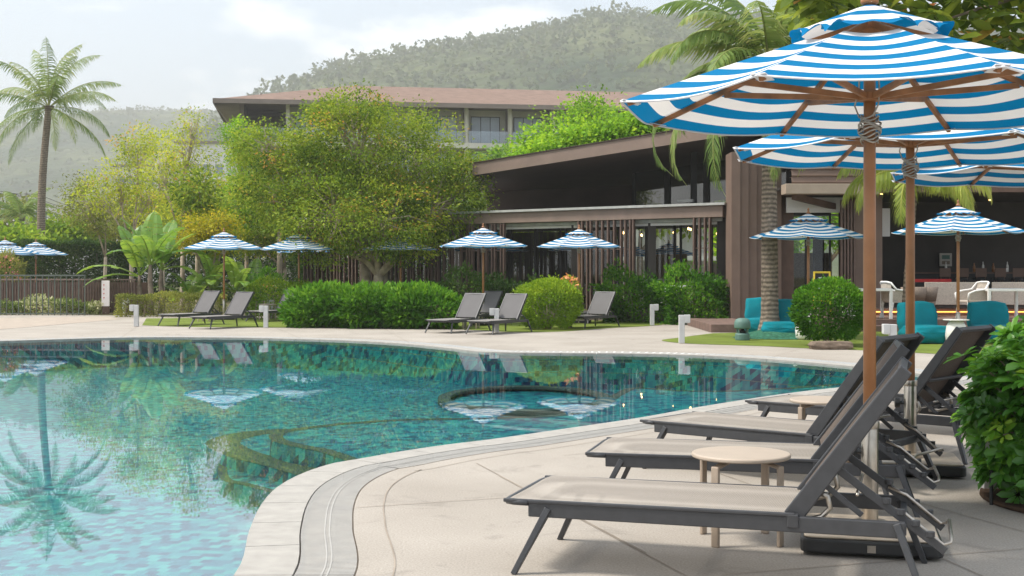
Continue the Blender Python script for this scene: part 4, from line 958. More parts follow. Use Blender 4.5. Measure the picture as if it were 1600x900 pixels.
# near bush at the right edge: whorls of large glossy leaves
def near_bush():
    global rng; keep = rng; rng = np.random.default_rng(77); rd = random.Random(77)
    e = empty('schefflera_bush', (3.22, 7.75, 0), 'lush bush of glossy oval leaves at the right edge beside the loungers', 'bush')
    C_, D_, N_, V_ = [], [], [], []; st = MB()
    blobs = [((.05,.0,.55),(.47,.62,.50),480),((.12,-.05,.28),(.46,.6,.3),200),((.5,-.1,.60),(.62,.7,.52),360),((.25,.2,.82),(.5,.5,.30),230)]
    for c, r, n in blobs:
        p, d = shrub_pts(c, r, n, .10, -1, .82)
        for q, dd in zip(p, d):
            if q[2] < .06: continue
            ax = unit((dd*.75+np.array([0,0,.75])+rng.normal(size=3)*.2)[None,:])[0]
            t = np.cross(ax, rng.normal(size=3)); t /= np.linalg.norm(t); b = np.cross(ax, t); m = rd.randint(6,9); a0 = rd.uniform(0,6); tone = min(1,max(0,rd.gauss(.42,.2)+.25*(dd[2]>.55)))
            for i in range(m):
                a = a0+2*math.pi*i/m; s = math.cos(a)*t+math.sin(a)*b; up = rd.uniform(.05,.6)
                dv = s*1+ax*up; C_.append(q+s*.012); D_.append(dv); N_.append(ax*1.0-s*.4*up); V_.append(tone+rd.uniform(-.12,.12))
            if rd.random() < .35: st.tube([tuple(np.array(c)*[1,1,.25]*.6), tuple(np.array(c)*.4+q*.55), tuple(q)], [.012,.008,.004], 5)
    leafmesh('foliage', M['leaf_front'], e, np.array(C_), .098, .46, d=np.array(D_), nrm=np.array(N_), v=np.array(V_), tmpl=LEAFB, dj=.12, nj=.12)
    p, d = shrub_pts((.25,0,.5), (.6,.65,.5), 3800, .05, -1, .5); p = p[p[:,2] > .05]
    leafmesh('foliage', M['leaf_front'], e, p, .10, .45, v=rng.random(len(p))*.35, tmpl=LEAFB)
    st.build('stem', M['bark'], e, smooth=True); rng = keep
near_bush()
sb = [(3.62+.35*math.cos(a)*2.1, 7.75+.35*math.sin(a)*2.3) for a in np.linspace(0, 2*math.pi, 40, endpoint=False)]
MBs = MB().prism(sb, .002, .03); tag(MBs.build('planting_soil', M['soil'], bevel=.01), kind='structure')

# ------------------------------------------------------------------ trees
def bl(u0, y0, lst):
    """pixel ellipses at distance y0 turned into blobs relative to a trunk at pixel column u0"""
    s = y0/F; x0 = X(u0, y0)
    return [(X(u,y0)-x0, dy, CH+(HZ-v)*s, ru*s, ru*s*.85, rv*s, w_) for u, v, ru, rv, w_, dy in lst]
tree('round_crowned_tree', 'big broad tree with dense olive green crown in the middle of the picture', 'tree', (X(588,40),40,0),
     bl(588,40,[(560,225,120,75,4,0),(480,270,85,70,2.4,.3),(420,300,50,62,1.3,0),(650,250,85,72,2.6,0),(690,325,62,62,1.7,-.4),(530,330,90,62,2.2,-1.0),(610,345,80,58,1.9,-1.2),(545,175,62,34,1.1,0),(405,230,45,42,.8,.4),(650,385,40,32,.6,-.9),(725,290,32,50,.7,0),(500,385,42,28,.5,-.8)]),
     76000, .095, 'leaf_big_tree', 'pale_bark', .2, .24, .25, 75, .5, twigs=16, stems=3, hollow=.45, seed=1)
sg = 'sparse yellowing trees of the garden'
for i, (u, y, lst, n, lm_, lb, tp) in enumerate([
 (285,46,[(290,235,45,40,1,0),(300,190,22,22,.3,0),(255,275,36,34,.8,0),(318,285,36,36,.8,0),(290,330,50,36,1,0)],2500,'leaf_sparse','sparse yellowing tree with pale bare limbs rising behind the banana plants',12),
 (205,50,[(215,225,36,34,1,0),(190,280,42,42,1,0),(150,300,40,34,.9,0),(235,310,40,40,1,0)],2400,'leaf_sparse','sparse yellow green tree left of the banana plants in front of the white building',12),
 (165,54,[(130,330,42,26,1,0),(165,350,40,26,1,0),(118,292,26,20,.5,0)],2600,'leaf_dull','low loose tree behind the tall clipped hedge',14),
 (328,44,[(330,352,42,26,1,0),(300,372,30,18,.6,0),(352,375,26,18,.5,0)],4200,'leaf_yellow','small golden yellow leaved tree above the far lawn parasol',20),
 (385,48,[(375,225,32,40,1,0),(395,270,42,46,1.2,0),(370,320,34,42,1,0),(410,345,40,40,.8,0)],8500,'leaf_fresh','bright green feathery tree at the left shoulder of the big round tree',26),
 (445,47,[(430,300,40,46,1,0),(440,360,46,36,1,0),(395,375,36,28,.7,0)],6000,'leaf_big_tree','olive tree filling the space behind the left of the big tree',24),
 (255,58,[(250,250,50,45,1,0),(240,320,60,50,1.2,0),(300,330,50,45,1,0)],3200,'leaf_sparse','loose yellow tree deepest behind the banana plants',14)]):
    tree('garden_tree', lb, 'tree', (X(u,y),y,0), bl(u,y,lst), int(n*(2.2 if 'sparse' in lm_ else 1.5)), .095 if y < 50 else .11, lm_, 'pale_bark', .085, .36, .2, int(tp*1.9), .5, sg, twigs=18, stems=1, hollow=.2, seed=60+i)
bgp = 'trees beyond the fence at the left'
for i, (u, y, lst, n, lm_, lb) in enumerate([
 (15,95,[(15,345,45,35,1,0),(-30,340,40,40,1,0),(10,385,50,30,1,0)],5000,'leaf_dull','hazy tree filling the left edge below the hill'),
 (95,75,[(85,372,42,22,1,0),(115,360,32,20,1,0)],3500,'leaf_round','low bright tree showing just over the tall clipped hedge'),
 (30,66,[(30,392,40,26,1,0),(-10,390,40,26,1,0)],3500,'leaf_round','bright low tree behind the two leftmost parasols'),
 (190,90,[(175,350,50,40,1,0),(230,340,50,45,1,0)],4500,'leaf_dull','hazy dull tree behind the banana plants and white building foot'),
 (340,80,[(340,330,60,50,1,0),(400,340,50,50,1,0),(300,350,50,45,1,0)],6500,'leaf_big_tree','olive tree under the left end of the hotel'),
 (620,75,[(560,330,80,60,1,0),(650,330,80,60,1,0),(720,320,60,60,1,0)],8000,'leaf_big_tree','tree behind the big round tree below the hotel windows'),
 (480,75,[(450,330,70,60,1,0),(520,320,60,60,1,0)],6000,'leaf_fresh','green tree below the hotel left of centre')]):
    tree('background_tree', lb, 'tree', (X(u,y),y,0), bl(u,y,lst), n, .30, lm_, 'bark', .2, .4, .5, 30, .6, bgp, twigs=5, hollow=.5, seed=80+i)
hgp = 'green trees rising behind the restaurant roof'
for i, (u, y, lst, n, lm_, lf_, lb) in enumerate([
 (905,60,[(925,185,38,34,1,0),(880,215,45,36,1,0),(960,215,36,30,.8,0),(900,250,70,30,1,0),(835,225,24,18,.4,0)],11000,'leaf_fresh',.16,'tall yellow green tree above the middle of the restaurant roof'),
 (930,48,[(900,228,46,24,1,0),(950,222,44,24,1,0),(1000,212,38,20,.8,0),(850,248,36,18,.7,0),(1010,195,20,16,.3,0),(1045,225,40,30,.6,0)],12000,'leaf_fresh',.2,'low lush bright green tree spreading just over the restaurant roof edge'),
 (800,55,[(790,255,30,16,1,0),(775,262,20,12,.5,0)],2000,'leaf_banana',.2,'lime green plant top at the low end of the restaurant roof'),
 (1000,64,[(1000,300,90,60,1,0),(1100,300,70,60,1,0),(900,330,80,60,1,0),(820,360,70,50,1,0)],11000,'leaf_big_tree',.26,'dark tree behind the restaurant, seen through its windows'),
 (1290,60,[(1260,330,80,70,1,0),(1360,330,80,70,1,0),(1180,380,60,50,1,0)],8000,'leaf_fresh',.26,'tree behind the restaurant right of the pillar, seen through the doors')]):
    tree('background_tree', lb, 'tree', (X(u,y),y,0), bl(u,y,lst), n, lf_, lm_, 'bark', .2, .4, .4, 30, .6, hgp, twigs=5, hollow=.5, seed=90+i)
# sea almond branches hanging in from the right, top corner
def almond():
    global rng; keep = rng; rng = np.random.default_rng(5); rd = random.Random(5)
    e = empty('sea_almond_tree', (6.6, 12.2, 0), 'large leaved tree whose branches hang into the top right corner above the parasols', 'tree')
    st = MB().tube([(0,0,-.05),(.05,0,1.5),(-.1,.05,3.0),(-.3,.1,4.3)], [.17,.14,.12,.1], 10)
    C_, D_, N_, V_ = [], [], [], []
    for k in range(430):
        u = rd.uniform(1240,1760); v = rd.uniform(-140,72) if u > 1420 else rd.uniform(-120,30+max(0,(u-1340)*.1)); y = rd.uniform(10.6,13.6)
        q = P(u, v, y)-Vector((6.6,12.2,0)); a = rd.uniform(0,6.28)
        for i in range(7):
            b = a+i*6.28/7+rd.uniform(-.3,.3); dv = np.array([math.cos(b), math.sin(b), rd.uniform(-.9,.15)])
            C_.append(np.array(q)+dv*.03); D_.append(dv); N_.append([-.3*math.cos(b),-.3*math.sin(b),1]); V_.append(rd.random()**1.1)
    for k in range(16):
        u = rd.uniform(1260,1700); q = P(u, rd.uniform(-60,30), rd.uniform(11,13.4))-Vector((6.6,12.2,0))
        m_ = Vector((-.3,.1,3.9)).lerp(q,.5)+Vector((0,0,.3)); st.tube([(-.3,.1,3.6+rd.uniform(0,.6)), m_, q], [.05,.03,.01], 6)
    leafmesh('crown', M['leaf_almond'], e, np.array(C_), .21, .5, d=np.array(D_), nrm=np.array(N_), v=np.array(V_), tmpl=LEAFB, dj=.15, nj=.3)
    st.build('trunk', M['bark'], e, smooth=True); rng = keep
almond()
# banana plants
def banana(name, label, loc, H, leaves, seed, group, stem_r=.10):
    rd = random.Random(seed); e = empty(name, loc, label, 'banana plant', group)
    MB().tube([(0,0,-.02),(.03,0,H*.35),(-.02,.02,H*.7),(0,0,H)], [stem_r*1.15,stem_r,stem_r*.8,stem_r*.5], 12).build('stem', M['bark'], e, smooth=True)
    for az, el, ln, wd, dp in leaves:
        ln *= 1.25; wd *= 1.12; az = R(az); V = []; F_ = []; p = Vector((0,0,H-.05)); ee = R(el); nseg = 16; pts = []; stalk = 3
        for i in range(nseg+1):
            pts.append(p.copy()); p += Vector((math.cos(az)*math.cos(ee), math.sin(az)*math.cos(ee), math.sin(ee)))*(ln/nseg); ee -= R(dp)/nseg*(.4+1.2*i/nseg)
        sd_ = Vector((-math.sin(az), math.cos(az), 0)); mb = MB().tube(pts, [.03*(1-.8*i/nseg) for i in range(nseg+1)], 6)
        vals = [.85]*len(mb.f); base = rd.uniform(.3,.8)
        for s in (-1,1):
            i = stalk
            while i < nseg:   # blade torn into strips
                j = min(nseg, i+rd.choice((1,2,2,3))); wob = rd.uniform(-.12,.12); b = len(mb.v)
                for k in range(i, j+1):
                    t = (k-stalk)/(nseg-stalk); ww = wd*math.sin(math.pi*min(1,.12+.86*t))**.55*(.2 if k == nseg else 1)
                    c = pts[k]; d = (pts[min(k+1,nseg)]-pts[max(k-1,0)]).normalized(); up = d.cross(sd_); up = up if up.z > 0 else -up
                    ins = .012*((k == j and j < nseg)-(k == i and i > stalk))
                    c2 = c-d*ins; mid = c2+sd_*s*ww*.5+up*ww*(.12+wob*.3); en = c2+sd_*s*ww+up*ww*(-.02+wob)
                    mb.v += [tuple(c2), tuple(mid), tuple(en)]
                for k in range(j-i): mb.f += [(b+3*k,b+3*k+1,b+3*k+4,b+3*k+3),(b+3*k+1,b+3*k+2,b+3*k+5,b+3*k+4)]; vals += [base+rd.uniform(-.1,.15)]*2
                i = j
        o = mb.build('leaf', M['leaf_banana'], e); at = o.data.attributes.new('v','FLOAT','FACE'); at.data.foreach_set('value', [min(1,max(0,q)) for q in vals])
    return e
gb = 'banana plants behind the low hedge'
def bleaves(n, seed, ln=1.7, wd=.26, lo=15, hi=80):
    rd = random.Random(seed); return [(i*137.5+rd.uniform(-25,25), lo+(hi-lo)*i/max(1,n-1)+rd.uniform(-6,6), ln*rd.uniform(.8,1.15), wd*rd.uniform(.85,1.15), rd.uniform(50,100)) for i in range(n)]
for i, (u, y, H, lvs, lb) in enumerate([
 (218,42.5,1.3,[(185,28,1.75,.24,75),(200,10,1.5,.22,60),(150,75,1.6,.3,40),(100,80,1.5,.3,30),(10,50,1.4,.26,70),(265,62,1.5,.28,60),(60,60,1.6,.26,70)],'banana plant on the left with two long leaves reaching over the fence'),
 (235,41.8,1.65,[(200,72,1.5,.34,40),(90,82,1.5,.32,20),(340,65,1.5,.3,60),(270,60,1.5,.28,80),(30,40,1.5,.26,80),(185,45,1.3,.26,90)],'banana plant in the middle with upright broad leaves'),
 (252,42.4,1.5,[(15,45,1.7,.26,80),(350,20,1.2,.22,90),(80,75,1.6,.3,40),(120,60,1.4,.3,40),(290,55,1.3,.26,90),(190,60,1.2,.26,60),(5,68,1.4,.28,60)],'banana plant on the right of the group beside the pale tree trunk')]):
    banana('banana_plant', lb, (X(u,y),y,0), H, lvs, i, gb)
for i, (u, y, H, lb) in enumerate([(295,42.8,.5,'young banana plant at the foot of the pale trunk behind the low hedge'),(330,43.5,.9,'young banana plant behind the far lawn parasol pole'),(368,43,.75,'young banana plant right of the far lawn parasol pole'),(395,44.5,.6,'young banana plant beside the orange blooms')]):
    banana('young_banana_plant', lb, (X(u,y),y,0), H, bleaves(8, 30+i, 1.35, .2), 10+i, 'young banana plants', .07)
# pair of thick pale trunks seen behind the parasols at left of the centre
for i, (u, y, h, lb) in enumerate([(437,46,3.6,'pale straight trunk standing right of the half hidden lounger'),(310,45,4.2,'grey upright trunk among the banana plants')]):
    tree('garden_tree', lb, 'tree', (X(u,y),y,0), bl(u,y,[(u,300,34,30,1,0),(u+15,340,30,24,.6,0)]), 2600, .15, 'leaf_big_tree', 'pale_bark', .10, .6, .3, 22, .5, sg, twigs=8, hollow=.3, seed=110+i)

# ------------------------------------------------------------------ fence, railing, sign at the left
fy = 46.0
e = empty('slatted_fence', (X(0,43.5),43.5,0), 'brown fence of thin upright slats along the far left of the deck', 'fence')
A_ = Vector((X(-120,43.3), 43.3, 0)); B_ = Vector((X(213,42.3), 42.3, 0)); fd = (B_-A_).normalized(); Lf = (B_-A_).length; fn = Vector((fd.y,-fd.x,0))
mb = MB(); t = 0
while t < Lf: q = A_+fd*t; mb.bar(q+Vector((0,0,.06)), q+Vector((0,0,1.12)), .05, .03, tuple(fn)); t += .095
mb.build('slats', M['slat_wood'], e, world=True)
MB().bar(A_+Vector((0,0,1.15)), B_+Vector((0,0,1.15)), .10,.05).build('top_rail', M['brown_fascia'], e, world=True)
MB().bar(A_-fn*.05+Vector((0,0,.09)), B_-fn*.05+Vector((0,0,.09)), .03,.08).bar(A_-fn*.05+Vector((0,0,.85)), B_-fn*.05+Vector((0,0,.85)), .03,.06).build('bottom_rail', M['dark_wood'], e, world=True)
MB().box(A_.x, B_.x, 43.55, 43.6, 0, 1.05).build('backing', M['dark_wood'], e, world=True)
e = empty('metal_railing', (X(60,41.5),41.5,0), 'thin green metal railing standing in front of the slatted fence', 'railing')
A_ = Vector((X(-120,41.6), 41.6, 0)); B_ = Vector((X(134,41.2), 41.2, 0)); fd = (B_-A_).normalized(); Lf = (B_-A_).length
mb = MB(); t = 0
while t < Lf+.01: q = A_+fd*t; mb.bar(q, q+Vector((0,0,1.26)), .028, .028); t += .20
mb.build('bars', M['railing_green'], e, world=True)
MB().bar(A_+Vector((0,0,1.29)), B_+Vector((0,0,1.29)), .06,.05).bar(A_+Vector((0,0,.06)), B_+Vector((0,0,.06)), .03,.03).build('rail', M['railing_green'], e, world=True)
hedge('variegated_plants', 'row of pale variegated leafy plants at the foot of the railing', (X(55,42.1),42.1,0), 4.6, .5, .42, 3600, .10, 'leaf_variegated', seed=31, wob=.1, cat='plants')
e = empty('notice_board', (X(165,41.9),41.9,0), 'narrow white notice board with small red marks against the slatted fence', 'notice board')
MB().box(-.13,.13,-.015,.015,.28,1.12).build('panel', M['sign_white'], e, bevel=.004)
MB().box(-.12,.12,.0155,.03,0,1.0).build('support', M['dark_wood'], e)
for k in range(4):
    mk = MB(); z = .98-k*.14; mk.lathe([(.022,-.002),(.022,.002)], 12, (-.05,-.018,0)); b = len(mk.v)-24
    for i in range(b, len(mk.v)): x,y_,zz = mk.v[i]; mk.v[i] = (x, -.0165-zz*.5, z+(y_+.018))
    mk.box(-.055,-.045,-.0185,-.016,z-.06,z-.028)
    mk.build('printed_mark', M['red_print'], e)

# ------------------------------------------------------------------ restaurant
rs = empty('restaurant', (3,36,0), 'low brown restaurant pavilion with sloping dark roof, slat screens and a ribbed pillar', 'restaurant')
W_ = dict(world=True)
fr0 = Vector((5.54,34.5,0)); fdir = Vector((-.806,.592,0)).normalized(); bk = Vector((.592,.806,0)).normalized()
def fp(t, b=0, z=0): q = fr0+fdir*t+bk*b; return Vector((q.x,q.y,z))
def wallbar(t0, t1, b, z0, z1, th): return MB().bar(fp(t0,b,(z0+z1)/2), fp(t1,b,(z0+z1)/2), th, z1-z0)
TL = 16.0
wallbar(-.15, TL, .15, 2.88, 3.2, .3).build('fascia', M['brown_fascia'], rs, bevel=.01, **W_)
mb = wallbar(-.25, TL+.1, .12, 3.203, 3.27, .42); mb.add([fp(-.2,.3,3.22),fp(TL,.3,3.22),fp(TL,9,3.24),fp(-.2,9,3.24)],[(0,3,2,1)])
mb.build('low_roof', M['grey_flash'], rs, **W_)
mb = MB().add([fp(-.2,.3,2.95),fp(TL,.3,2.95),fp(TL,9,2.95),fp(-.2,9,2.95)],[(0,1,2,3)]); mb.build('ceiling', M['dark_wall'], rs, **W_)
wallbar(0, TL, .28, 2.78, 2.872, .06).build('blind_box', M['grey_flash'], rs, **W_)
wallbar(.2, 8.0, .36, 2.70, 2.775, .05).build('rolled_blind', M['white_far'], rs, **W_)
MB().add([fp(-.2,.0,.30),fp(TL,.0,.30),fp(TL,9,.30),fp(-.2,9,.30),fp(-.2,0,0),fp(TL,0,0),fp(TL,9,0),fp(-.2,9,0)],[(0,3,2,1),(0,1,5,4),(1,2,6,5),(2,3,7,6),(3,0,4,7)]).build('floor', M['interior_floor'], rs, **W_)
# slat screens: front, several groups of upright slats
rd = random.Random(12)
def slats(groups, b=.05, z0=.3, z1=2.87):
    for t0, t1, st in groups:
        mb = MB(); t = t0
        while t < t1: mb.bar(fp(t,b,z0), fp(t,b,z1), .045, .11, tuple(bk)); t += st*rd.uniform(.6,1.5)
        mb.bar(fp(t0,b+.002,2.05), fp(t1,b+.002,2.05), .02, .03)
        mb.build('slat_screen', M['slat_wood'], rs, **W_)
slats([(.25,.75,.14),(2.65,4.5,.17),(7.2,8.9,.17),(9.2,12.2,.16),(12.6,15.8,.17)])
for t in (.12, 2.3, 4.9, 9.05, 12.4, 15.9):
    MB().bar(fp(t,.45,.3), fp(t,.45,2.95), .22, .22).build('column', M['dark_wall'], rs, **W_)
for t in (.5, 3.5, 7.5, 11.5): MB().bar(fp(t,8,.3), fp(t,8,2.95), .3, .3).build('column', M['dark_wall'], rs, **W_)
for t0, t1 in ((1.0,2.0),(2.2,4.1),(4.2,6.0),(6.2,8.1),(8.2,9.5),(9.7,12.3)):
    fr_ = MB()
    for t in (t0, (t0+t1)/2, t1): fr_.bar(fp(t,1.6,.3), fp(t,1.6,2.92), .06, .05, tuple(bk))
    fr_.bar(fp(t0,1.6,.33), fp(t1,1.6,.33), .05, .06); fr_.bar(fp(t0,1.6,2.88), fp(t1,1.6,2.88), .05, .06)
    fr_ = fr_.build('window', M['black_paint'], rs, **W_)
    g = MB().add([fp(t0,1.61,.36),fp(t1,1.61,.36),fp(t1,1.61,2.85),fp(t0,1.61,2.85)],[(0,1,2,3)]); g.v = [(a-3,b-36,c) for a,b,c in g.v]; g.build('pane', M['glass_clear'], fr_)
# straw screens and rear wall bits seen through
for t0, t1, lb in ((.3,4.2,0),(5.6,7.3,0)):
    MB().bar(fp(t0,8.6,1.25), fp(t1,8.6,1.25), .05, 1.55).build('straw_screen', M['straw'], rs, **W_)
MB().bar(fp(8.5,8.6,1.6), fp(TL,8.6,1.6), .1, 2.6).build('rear_wall', M['dark_wall'], rs, **W_)
for k in range(14):
    t = rd.uniform(.3,6.0); b = rd.uniform(2,6); q = fp(t,b,2.62+rd.uniform(-.1,.12))
    MB().lathe([(.004,.05),(.028,.02),(.022,-.02),(.002,-.03)], 8, tuple(q)).build('lamp_bulb', M['bulb'], rs, **W_)
# upper sloping roof: rises to the right along the front, deep overhang
z0r, zsl = 4.42, .078
def up(t, b, dz=0): return fp(t, b, z0r + (8.3-t)*zsl + dz)
er = [up(8.35,.1), up(-1.0,.1), up(-1.0,17), up(20,17)]
mb = MB().add([p_ for p_ in er]+[p_+Vector((0,0,.32)) for p_ in er], [(0,3,2,1),(4,5,6,7)] and [(0,1,2,3),(7,6,5,4),(1,0,4,5),(2,1,5,6),(3,2,6,7),(0,3,7,4)])
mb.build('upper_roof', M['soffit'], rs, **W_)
MB().bar(up(8.36,.06,.15), up(-1.02,.06,.15), .05, .36).bar(up(8.40,.06,.15), up(20.05,17,.15), .05, .36).build('roof_edge', M['brown_fascia'], rs, **W_)
MB().bar(up(8.36,.06,.35), up(-1.02,.06,.35), .12, .03).build('roof_flashing', M['soffit'], rs, **W_)
# right hand slope of the upper roof
a0, a1 = up(-1.0,.1), Vector((9.8,31.9,4.75)); 
mb = MB().add([a0, a1, a1+bk*15, a0+bk*15, a0+Vector((0,0,.32)), a1+Vector((0,0,.32)), a1+bk*15+Vector((0,0,.32)), a0+bk*15+Vector((0,0,.32))], [(0,1,2,3),(7,6,5,4),(1,0,4,5),(2,1,5,6),(3,2,6,7)])
mb.build('upper_roof', M['soffit'], rs, **W_)
MB().bar(a0+Vector((0,-.03,.16)), a1+Vector((0,-.03,.16)), .05, .37).build('roof_edge', M['brown_fascia'], rs, **W_)
# clerestory windows under the upper roof
for k, (t0, t1) in enumerate(((-1.2,.1),(.2,1.5),(1.6,2.9),(3.0,4.3),(4.4,5.6))):
    fr_ = MB()
    for t in (t0, t1): fr_.bar(fp(t,5,3.24), fp(t,5,5.2), .10, .08, tuple(bk))
    fr_.bar(fp(t0,5,3.27), fp(t1,5,3.27), .06, .07); fr_ = fr_.build('clerestory_window', M['black_paint'], rs, **W_)
    g = MB().add([fp(t0,5.01,3.3),fp(t1,5.01,3.3),fp(t1,5.01,5.1),fp(t0,5.01,5.1)],[(0,1,2,3)]); g.v = [(a-3,b-36,c) for a,b,c in g.v]; g.build('pane', M['glass_dark'], fr_)
MB().bar(fp(5.65,5,3.75), fp(11.6,5,3.75), .12, .98).build('clerestory_wall', M['soffit'], rs, **W_)
for q_ in ((1.9,2.2,4.9),(-.7,3.6,5.0)): MB().bar(fp(q_[0],q_[1],3.27), fp(q_[0],q_[1],q_[2]), .17, .17).build('roof_post', M['black_paint'], rs, **W_)
fx = MB().tube([tuple(fp(1.9,1.9,3.27)),tuple(fp(1.9,1.9,3.42))], .03, 8).bar(fp(1.7,1.8,3.46), fp(2.2,1.8,3.46), .1,.08); fx.build('roof_floodlight', M['grey_flash'], rs, **W_)
# ribbed pillar
py0 = 33.6
for k in range(6):
    x0 = 5.76+k*.235; MB().box(x0, x0+.234, py0+.10*(k%6)*.9, py0+.9, -.0+.002*k, 4.55-.002*k).build('pillar_rib', M['brown_clad'], rs, bevel=.006, **W_)
MB().box(7.18, 7.55, py0+.7, py0+1.1, 0, 3.6).build('pillar_rib', M['dark_wood'], rs, **W_)
MB().box(4.6, 5.78, 29.0+.6, py0-.02, 0, .19).build('plinth', M['terrace'], rs, bevel=.01, **W_)
# horizontally boarded upper wall on the right
mb = MB(); z = 3.68; 
while z < 4.9: mb.add([(7.2,33,z),(19,33,z),(19,32.96,z+.03),(7.2,32.96,z+.03),(7.2,33,z+.17),(19,33,z+.17),(19,33.3,z+.17),(7.2,33.3,z+.17)],[(0,1,2,3),(3,2,5,4),(4,5,6,7)]); z += .175
mb.build('boarded_wall', M['brown_clad'], rs, **W_)
MB().box(7.15,19,32.9,33.4,4.93,5.05).build('parapet', M['brown_fascia'], rs, **W_)
MB().box(7.0,9.4,32.72,33.3,3.40,3.66).build('beam', M['beige_paint'], rs, bevel=.01, **W_)
MB().box(9.42,19,32.95,33.2,3.46,3.67).build('beam', M['dark_wood'], rs, **W_)
MB().bar((7.3,33.2,3.36),(9.1,34.4,3.05),.12,.16).build('beam', M['dark_wood'], rs, **W_)
MB().box(7.3,8.8,34.0,34.1,2.98,3.38).build('rolled_blind', M['white_far'], rs, **W_)
MB().box(9.4,10.1,34.2,34.25,2.35,3.1).build('hanging_blind', M['white_far'], rs, **W_)
mb = MB()
for k in range(5): mb.box(8.62+k*.085,8.67+k*.085,33.55,33.65,.46,3.3)
mb.build('slat_screen', M['slat_wood'], rs, **W_)
MB().box(9.05,9.75,33.7,33.9,.46,3.45).build('wall', M['brown_clad'], rs, **W_)
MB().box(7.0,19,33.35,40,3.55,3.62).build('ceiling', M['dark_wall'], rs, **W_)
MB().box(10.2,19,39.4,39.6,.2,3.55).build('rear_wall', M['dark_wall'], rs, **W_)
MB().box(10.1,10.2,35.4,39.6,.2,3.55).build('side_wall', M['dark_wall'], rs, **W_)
for k, x0 in enumerate((7.3,7.95)):
    f_ = MB().box(x0,x0+.05,34.5,34.56,.46,3.0).box(x0+.6,x0+.65,34.5,34.56,.46,3.0).box(x0+.05,x0+.6,34.5,34.56,.46,.56).box(x0+.05,x0+.6,34.5,34.56,2.92,3.0).build('glass_door', M['black_paint'], rs, **W_)
    g = MB().add([(x0+.05,34.53,.56),(x0+.6,34.53,.56),(x0+.6,34.53,2.92),(x0+.05,34.53,2.92)],[(0,1,2,3)]); g.v = [(a-3,b-36,c) for a,b,c in g.v]; g.build('pane', M['glass_clear'], f_)
for u, v, y in ((1509,316,36),(1547,312,35.5),(1377,303,35),(1310,318,35)):
    MB().lathe([(.035,0),(.03,-.02),(.002,-.022)], 10, tuple(P(u,v,y))).build('ceiling_lamp', M['bulb'], rs, **W_)
# bar: counter, shelf and cabinet at the back
MB().box(11.6,16.5,37.0,37.6,.46,1.35).build('bar_counter', M['black_paint'], rs, bevel=.01, **W_)
MB().box(11.5,16.6,36.95,37.65,1.352,1.40).build('bar_top', M['dark_wood'], rs, **W_)
# terrace platforms
MB().box(6.7,19,30.35,33.0,0,.28).build('terrace_floor', M['terrace'], rs, bevel=.01, **W_)
MB().box(6.7,19,29.95,30.348,0,.14).build('step', M['terrace'], rs, bevel=.01, **W_)
MB().box(7.2,19,33.002,40,0,.46).build('raised_floor', M['interior_floor'], rs, **W_)
MB().box(9.3,19,32.96,33.001,.36,.385).build('led_strip', M['led'], rs, **W_)

# furniture on the terrace
def chair_arm():
    e = empty('wicker_armchair', (0,0,0), cat='armchair')
    for sx, sy in ((-1,-1),(1,-1),(-1,1),(1,1)):
        MB().bar((sx*.24,sy*.22,.44),(sx*.27,sy*(.25 if sy < 0 else .32),0),.045,.045,w2=.03,h2=.03).build('leg', M['white_paint'], e, bevel=.006)
    MB().box(-.27,.27,-.25,.25,.38,.44).build('seat', M['wicker'], e, bevel=.015)
    f = MB().tube([(-.28,-.24,.43),(-.31,-.25,.60),(-.31,-.1,.66),(-.31,.18,.70),(-.27,.30,.86),(-.15,.34,.88),(.15,.34,.88),(.27,.30,.86),(.31,.18,.70),(.31,-.1,.66),(.31,-.25,.60),(.28,-.24,.43)], .024, 8)
    f.build('arm_frame', M['white_paint'], e, smooth=True)
    w_ = MB(); w_.add([(-.27,.27,.44),(-.1,.31,.44),(.1,.31,.44),(.27,.27,.44),(.27,.30,.86),(.1,.34,.87),(-.1,.34,.87),(-.27,.30,.86)],[(0,1,6,7),(1,2,5,6),(2,3,4,5)])
    for s in (-1,1): w_.add([(s*.29,-.2,.44),(s*.28,.27,.44),(s*.30,.2,.7),(s*.31,-.2,.62)],[(0,1,2,3)])
    w_.build('backrest', M['wicker'], e)
    return e
def tub():
    e = empty('tub_chair', (0,0,0), cat='tub chair')
    MB().lathe([(.2,.12),(.23,.14),(.27,.38),(.26,.40),(.01,.40)], 20).build('seat', M['brown_wicker'], e, smooth=True)
    b = MB(); k = 16; v = []
    for i in range(k+1):
        a = R(-15+210*i/k); v += [(.27*math.cos(a),.27*math.sin(a),.38),(.33*math.cos(a),.33*math.sin(a),.74),(.29*math.cos(a),.29*math.sin(a),.745),(.235*math.cos(a),.235*math.sin(a),.40)]
    b.v = v; b.f = [(4*i+j,4*i+4+j,4*i+4+(j+1)%4,4*i+(j+1)%4) for i in range(k) for j in range(4)]; b.build('backrest', M['brown_wicker'], e, smooth=True)
    for a in (45,135,225,315): MB().bar((.17*math.cos(R(a)),.17*math.sin(R(a)),.13),(.2*math.cos(R(a)),.2*math.sin(R(a)),0),.03,.03).build('leg', M['dark_wood'], e)
    v_, f_ = blob_mesh((.36,.12,.28), (0,.16,.58), n=5, rnd=3, tilt=R(-15)); MB().add(v_,f_).build('cushion', M['cream_cushion'], e, smooth=True)
    return e
